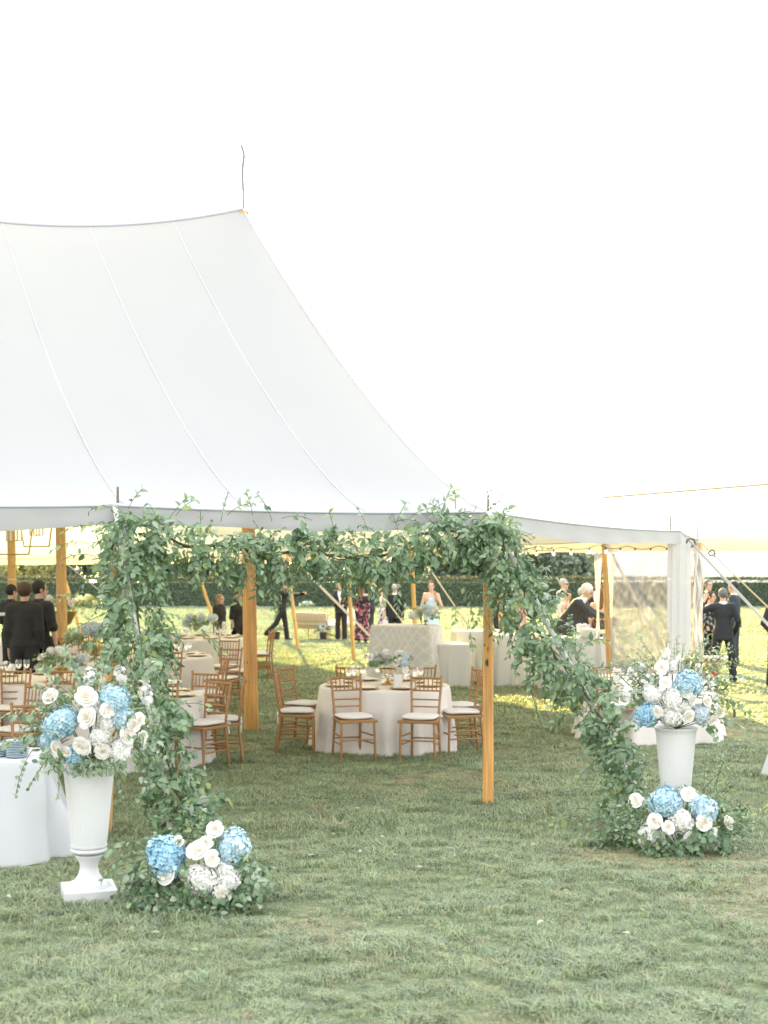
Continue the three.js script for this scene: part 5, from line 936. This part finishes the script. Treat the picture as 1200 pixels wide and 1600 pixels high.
  if (C.kind === 'suit') {
    const vent = wedge(1.12, 0.085), tor = uni(torso(0.012), 0.04), arms = uni(armsF(0.014), 0.02);
    put('shirt', iso((x, y, z) => Math.max(uni([...torso(0.004), ...neckF.map(f => (x, y, z) => f(x, y, z) - 0.008)], 0.03)(x, y, z), y - (P.neck.y + 0.025), 1.0 - y), lo, hi, h), cloth3([0.78, 0.78, 0.78]));
    const skirt = cap(V(0, 0.98, 0), V(0, 0.84, 0), 0.155 + (o.belly || 0), 0.185, 0.82);
    put('jacket', iso((x, y, z) => { let d = smin(smin(tor(x, y, z), arms(x, y, z), 0.03), skirt(x, y, z), 0.03) + 0.003 * noise.noise(x * 16, y * 22, z * 16); d = Math.max(d, 0.8 - y, y - (P.neck.y + 0.0)); return lean > 0.3 ? d : Math.max(d, -vent(x, y, z)); }, lo, hi, h), cloth3(C.jacket));
    if (C.bow) { const b = new MB(); for (const s of [-1, 1]) b.add(new THREE.ConeGeometry(0.028, 0.055, 8).rotateZ(s * Math.PI / 2).translate(s * 0.026, 0, 0)); b.add(new THREE.SphereGeometry(0.012, 8, 6)); put('bow_tie', b.geo().translate(0, P.neck.y - 0.005, 0.078), cloth3(BLACK)); }
  }
  if (C.kind === 'waiter') put('shirt', iso((x, y, z) => Math.max(uni([...torso(0.014), ...armsF(0.02, C.sleeve ?? 1), ...neckF.map(f => (x, y, z) => f(x, y, z) - 0.01)], 0.03)(x, y, z) + 0.006 * noise.noise(x * 11, y * 14, z * 11), y - (P.neck.y + 0.035), 0.9 - y), lo, hi, h), cloth3(C.shirt));
  if (C.kind === 'dress') {
    const fl = C.len, top = C.top ?? 1.34, sk = cap(V(0, 1.0, 0), V(0, fl, 0.01), 0.15, C.hem, 0.85);
    const fs = C.sleeve ? armsF(0.014, C.sleeve) : [];
    const gm = iso((x, y, z) => { let d = uni([...torso(0.008), ...fs], 0.03)(x, y, z); const fold = 0.012 * Math.sin(Math.atan2(x, z) * 9) * clamp(1 - y, 0, 1); d = Math.max(smin(d, sk(x, y, z) + fold, 0.05), fl - y); const neck = C.halter && Math.abs(x) > 0.06 ? top - 0.1 : top; return Math.max(d, Math.min(y - neck, Math.abs(x) < 0.19 && C.sleeve ? y - 1.42 : 9)); }, lo, [hi[0], 1.62, hi[2]], h);
    if (C.print) { const p = gm.attributes.position, a = new Float32Array(p.count * 3); for (let i = 0; i < p.count; i++) { const n = noise.noise(p.getX(i) * 13 + 3, p.getY(i) * 13, p.getZ(i) * 13), m = noise.noise(p.getX(i) * 9, p.getY(i) * 9 + 5, p.getZ(i) * 9); a.set(n > 0.22 ? C.print : m > 0.34 && C.print2 ? C.print2 : C.color, i * 3); } gm.setAttribute('color', new THREE.BufferAttribute(a, 3)); put('dress', gm, pmat.print ||= std(1, 1, 1, 0.85, { vertexColors: true })); }
    else put('dress', gm, cloth3(C.color));
    if (C.halter) { const b = new MB(); for (const s of [-1, 1]) b.add(rod(V(s * 0.07, top - 0.1, 0.1), V(s * 0.03, P.neck.y - 0.03, 0.03), 0.02, 0.016)); put('halter_strap', b.geo(), cloth3(C.color)); }
  }
  if (o.glasses) { const b = new MB(); for (const s of [-1, 1]) b.add(rbox(0.048, 0.034, 0.012, 0.006, s * 0.031, 0.004, 0.1)).add(rod(V(s * 0.056, 0.01, 0.095), V(s * 0.08, 0.006, -0.01), 0.004)); put('sunglasses', b.geo().applyMatrix4(hm), cloth3([0.01, 0.01, 0.01], 0.15)); }
  return { g, AL, P, k };
}
const SUIT = (jacket, bow) => ({ kind: 'suit', jacket, trousers: jacket, bow }), WAIT = { kind: 'waiter', shirt: BLACK, trousers: BLACK };
const up = (x, y, z) => V(x, y, z);
const wA = person({ px: 38, d: 20.5, h: 1.93, yaw: 176, hair: 'brown', hairStyle: 'mop', outfit: { ...WAIT, sleeve: 1 }, label: 'waiter in a loose black shirt with his back to us and tousled brown hair', belly: 0.015 });
const wB = person({ px: 61, d: 21.2, h: 1.95, yaw: 150, hair: 'dark', outfit: { ...WAIT, sleeve: 0.05 }, label: 'waiter in black holding a round dark tray down at his side, right of the other', arms: [[up(0.1, -1, 0.1), up(0, -1, 0.3)], [up(-0.3, -1, 0.0), up(-0.1, -1, 0.15)]], headTurn: -0.5 });
{ const t = base('serving_tray', pix(74, 1014, 21.3), 0.5, 'round dark serving tray held low by the right waiter', 'tray'); const m = mesh('disc', lathe([[0.0001, 0], [0.19, 0], [0.205, 0.014], [0.2, 0.014], [0.188, 0.005], [0.0001, 0.005]], 40), std(0.025, 0.025, 0.028, 0.45), t); m.rotation.set(1.25, 0, 0.25); const r = mesh('rim', new THREE.TorusGeometry(0.203, 0.006, 8, 40).rotateX(Math.PI / 2), std(0.02, 0.02, 0.02, 0.4), t); r.rotation.set(1.25, 0, 0.25); }
person({ px: 17, d: 25, h: 1.86, yaw: 140, hair: 'dark', outfit: { ...WAIT, sleeve: 0.1 }, label: 'waiter in a black short-sleeved shirt hidden behind the leftmost wooden pole', arms: [[up(0.3, -1, 0.1), up(0.2, -0.5, 1)], [up(-0.3, -1, 0.1), up(-0.2, -0.3, 1)]] });
{ const t = base('carried_tray', pix(6, 963, 24.2), 0, 'dark tray of cards held level at the left edge of the photo', 'tray'); mesh('disc', lathe([[0.0001, 0], [0.2, 0], [0.215, 0.016], [0.21, 0.016], [0.2, 0.006], [0.0001, 0.006]], 40), std(0.03, 0.03, 0.03, 0.45), t); mesh('napkins', rbox(0.16, 0.05, 0.16, 0.01, 0, 0.035, 0), M.whitePlate, t); }
person({ px: 343, d: 30.4, h: 1.6, woman: true, yaw: 62, hair: 'blonde', hairStyle: 'bob', outfit: WAIT, label: 'woman in black with light brown hair behind the far table, left of the other' });
person({ px: 372, d: 31, h: 1.68, woman: true, yaw: 52, hair: 'auburn', hairStyle: 'long', outfit: { kind: 'waiter', shirt: BLACK, trousers: BLACK, sleeve: -0.0 }, label: 'woman in black with long auburn hair and bare arms beside the thick pole' });
person({ px: 441, d: 42.8, h: 1.8, yaw: 84, hair: 'dark', outfit: WAIT, label: 'waiter in black striding right across the sunlit lawn, arm out, head behind leaves', arms: [[up(0.3, -0.35, 1), up(0, 0.15, 1)], [up(-0.1, -0.3, 1), up(0, 0.1, 1)]], legs: [[up(0.02, -1, 0.18), up(0, -1, 0.12)], [up(-0.02, -1, -0.42), up(0, -0.75, -0.75)]], lean: 0.06 });
person({ px: 533, d: 42.8, h: 1.78, yaw: -14, hair: 'dark', outfit: SUIT(BLACK, true), label: 'young man in a black dinner suit and bow tie looking aside, hands held together', arms: [[up(0.28, -1, -0.1), up(-0.5, -0.45, 1)], [up(-0.28, -1, -0.1), up(0.5, -0.5, 1)]], headTurn: -0.9 });
person({ px: 566, d: 41, h: 1.72, woman: true, yaw: 12, hair: 'auburn', hairStyle: 'long', outfit: { kind: 'dress', color: [0.015, 0.017, 0.02], print: [0.42, 0.08, 0.1], print2: [0.5, 0.3, 0.28], len: 0.1, hem: 0.27, top: 1.42, sleeve: 0.9 }, label: 'woman with long auburn hair in a long black dress with red flowers', headTurn: 2.4 });
person({ px: 578, d: 43.6, h: 1.9, yaw: 75, hair: 'dark', outfit: SUIT(NAVY), label: 'tall man in a navy suit in profile behind the woman in the flowered dress', headTilt: 0.15 });
person({ px: 599, d: 42.2, h: 1.62, woman: true, yaw: -70, hair: 'blonde', hairStyle: 'bob', outfit: { kind: 'dress', color: [0.6, 0.57, 0.55], print: [0.04, 0.05, 0.12], print2: [0.5, 0.25, 0.2], len: 0.25, hem: 0.25, top: 1.4, sleeve: 0.7 }, label: 'woman in a white and dark blue patterned dress left of the grey-haired man in black' });
person({ px: 617, d: 38.6, h: 1.74, yaw: 168, hair: 'grey', outfit: SUIT([0.016, 0.017, 0.019]), label: 'grey-haired man in a black suit seen from behind, above the lace-covered table', belly: 0.03 });
person({ px: 674, d: 36, h: 1.84, woman: true, yaw: -4, hair: 'brown', hairStyle: 'bun', outfit: { kind: 'dress', color: [0.5, 0.62, 0.75], len: 0.08, hem: 0.24, top: 1.36, halter: true }, label: 'woman in a long light blue halter dress raising a hand to her mouth', arms: [[up(0.35, -1, 0.25), up(-0.55, 1, 0.45)], [up(-0.3, -1, 0.05), up(-0.05, -1, 0.2)]] });
person({ px: 785, d: 30, h: 1.82, yaw: 40, hair: 'brown', outfit: SUIT(BLACK, true), label: 'man in black suit and white shirt half hidden by leaves of the right garland' });
person({ px: 815, d: 30.5, h: 1.66, woman: true, yaw: 80, hair: 'blonde', hairStyle: 'bob', outfit: { kind: 'dress', color: [0.5, 0.3, 0.25], len: 0.5, hem: 0.22, top: 1.4, sleeve: 0.8 }, label: 'guest almost wholly hidden behind the right garland leaves' });
person({ px: 880, d: 35, h: 1.9, yaw: 60, hair: 'grey', outfit: { kind: 'waiter', shirt: [0.62, 0.57, 0.5], trousers: [0.3, 0.27, 0.22] }, glasses: true, label: 'grey-haired man in sunglasses and a pale shirt above the right garland' });
person({ px: 884, d: 30.2, h: 1.7, woman: true, yaw: 70, hair: 'brown', hairStyle: 'bun', outfit: { kind: 'dress', color: [0.05, 0.06, 0.1], print: [0.5, 0.42, 0.4], len: 0.5, hem: 0.22, top: 1.38 }, label: 'woman with brown hair pinned up, in front of the man in sunglasses', headTilt: 0.45 });
person({ px: 909, d: 30, h: 1.74, yaw: 120, hair: 'grey', outfit: SUIT(CHAR), label: 'grey-haired guest whose head shows behind the white-haired leaning man' });
person({ px: 882, d: 25.9, h: 1.98, yaw: 80, hair: 'white', outfit: SUIT(CHAR), lean: 0.52, label: 'white-haired man in a charcoal suit leaning over the bar table', arms: [[up(0.1, -0.75, 1), up(0.0, -0.35, 1)], [up(-0.2, -0.7, 0.8), up(0.1, -0.5, 1)]], belly: 0.02, headTilt: 0.2 });
person({ px: 938, d: 28, h: 1.76, woman: true, yaw: 165, hair: 'auburn', hairStyle: 'long', outfit: { kind: 'dress', color: [0.1, 0.015, 0.035], len: 0.2, hem: 0.24, top: 1.28 }, label: 'woman in a burgundy dress with long wavy hair left of the draped pole' });
person({ px: 935, d: 33, h: 1.9, yaw: -30, hair: 'dark', outfit: SUIT(BLACK), label: 'dark-haired man facing us behind the woman in burgundy' });
person({ px: 1130, d: 26.5, h: 1.77, yaw: 172, hair: 'pepper', outfit: SUIT([0.022, 0.026, 0.032]), label: 'man in dark suit with cropped grey hair, back to us, left arm raised', arms: [[up(0.8, -0.35, 0.3), up(-0.35, 0.8, 0.45)], [up(-0.35, -1, -0.15), up(0.15, -0.75, 0.55)]], legs: [[up(0.16, -1, 0.02), up(0.02, -1, 0)], [up(-0.16, -1, 0), up(-0.06, -1, -0.02)]] });
person({ px: 1147, d: 31.5, h: 1.86, yaw: -120, hair: 'dark', outfit: SUIT([0.035, 0.045, 0.06]), label: 'man in a blue-grey suit standing just beyond the man with the raised arm' });
person({ px: 1106, d: 33, h: 1.9, yaw: 25, hair: 'pepper', outfit: SUIT(NAVY), label: 'tanned man facing us at the right edge of the tent drape' });
person({ px: 1109, d: 29.5, h: 1.68, woman: true, yaw: 60, hair: 'brown', hairStyle: 'bun', outfit: { kind: 'dress', color: [0.012, 0.012, 0.014], print: [0.3, 0.3, 0.32], len: 0.3, hem: 0.22, top: 1.4, sleeve: 0.4 }, label: 'woman in a black speckled dress behind the man with the raised arm' });
person({ px: 1214, d: 25.6, h: 1.76, yaw: 30, hair: 'dark', outfit: SUIT(BLACK), label: 'man in a black suit cut off by the right edge of the photo', arms: [[up(0.3, -1, 0), up(0, -1, 0.2)], [up(-0.45, -1, -0.1), up(0.3, -0.8, 0.6)]], legs: [[up(0.1, -1, 0.1), up(0.02, -1, 0)], [up(-0.2, -1, 0.1), up(-0.1, -1, 0)]] });
// ---------- finish ----------
scene.traverse(o => { if (o.isMesh) { o.castShadow = true; o.receiveShadow = true; } });
renderer.render(scene, camera);
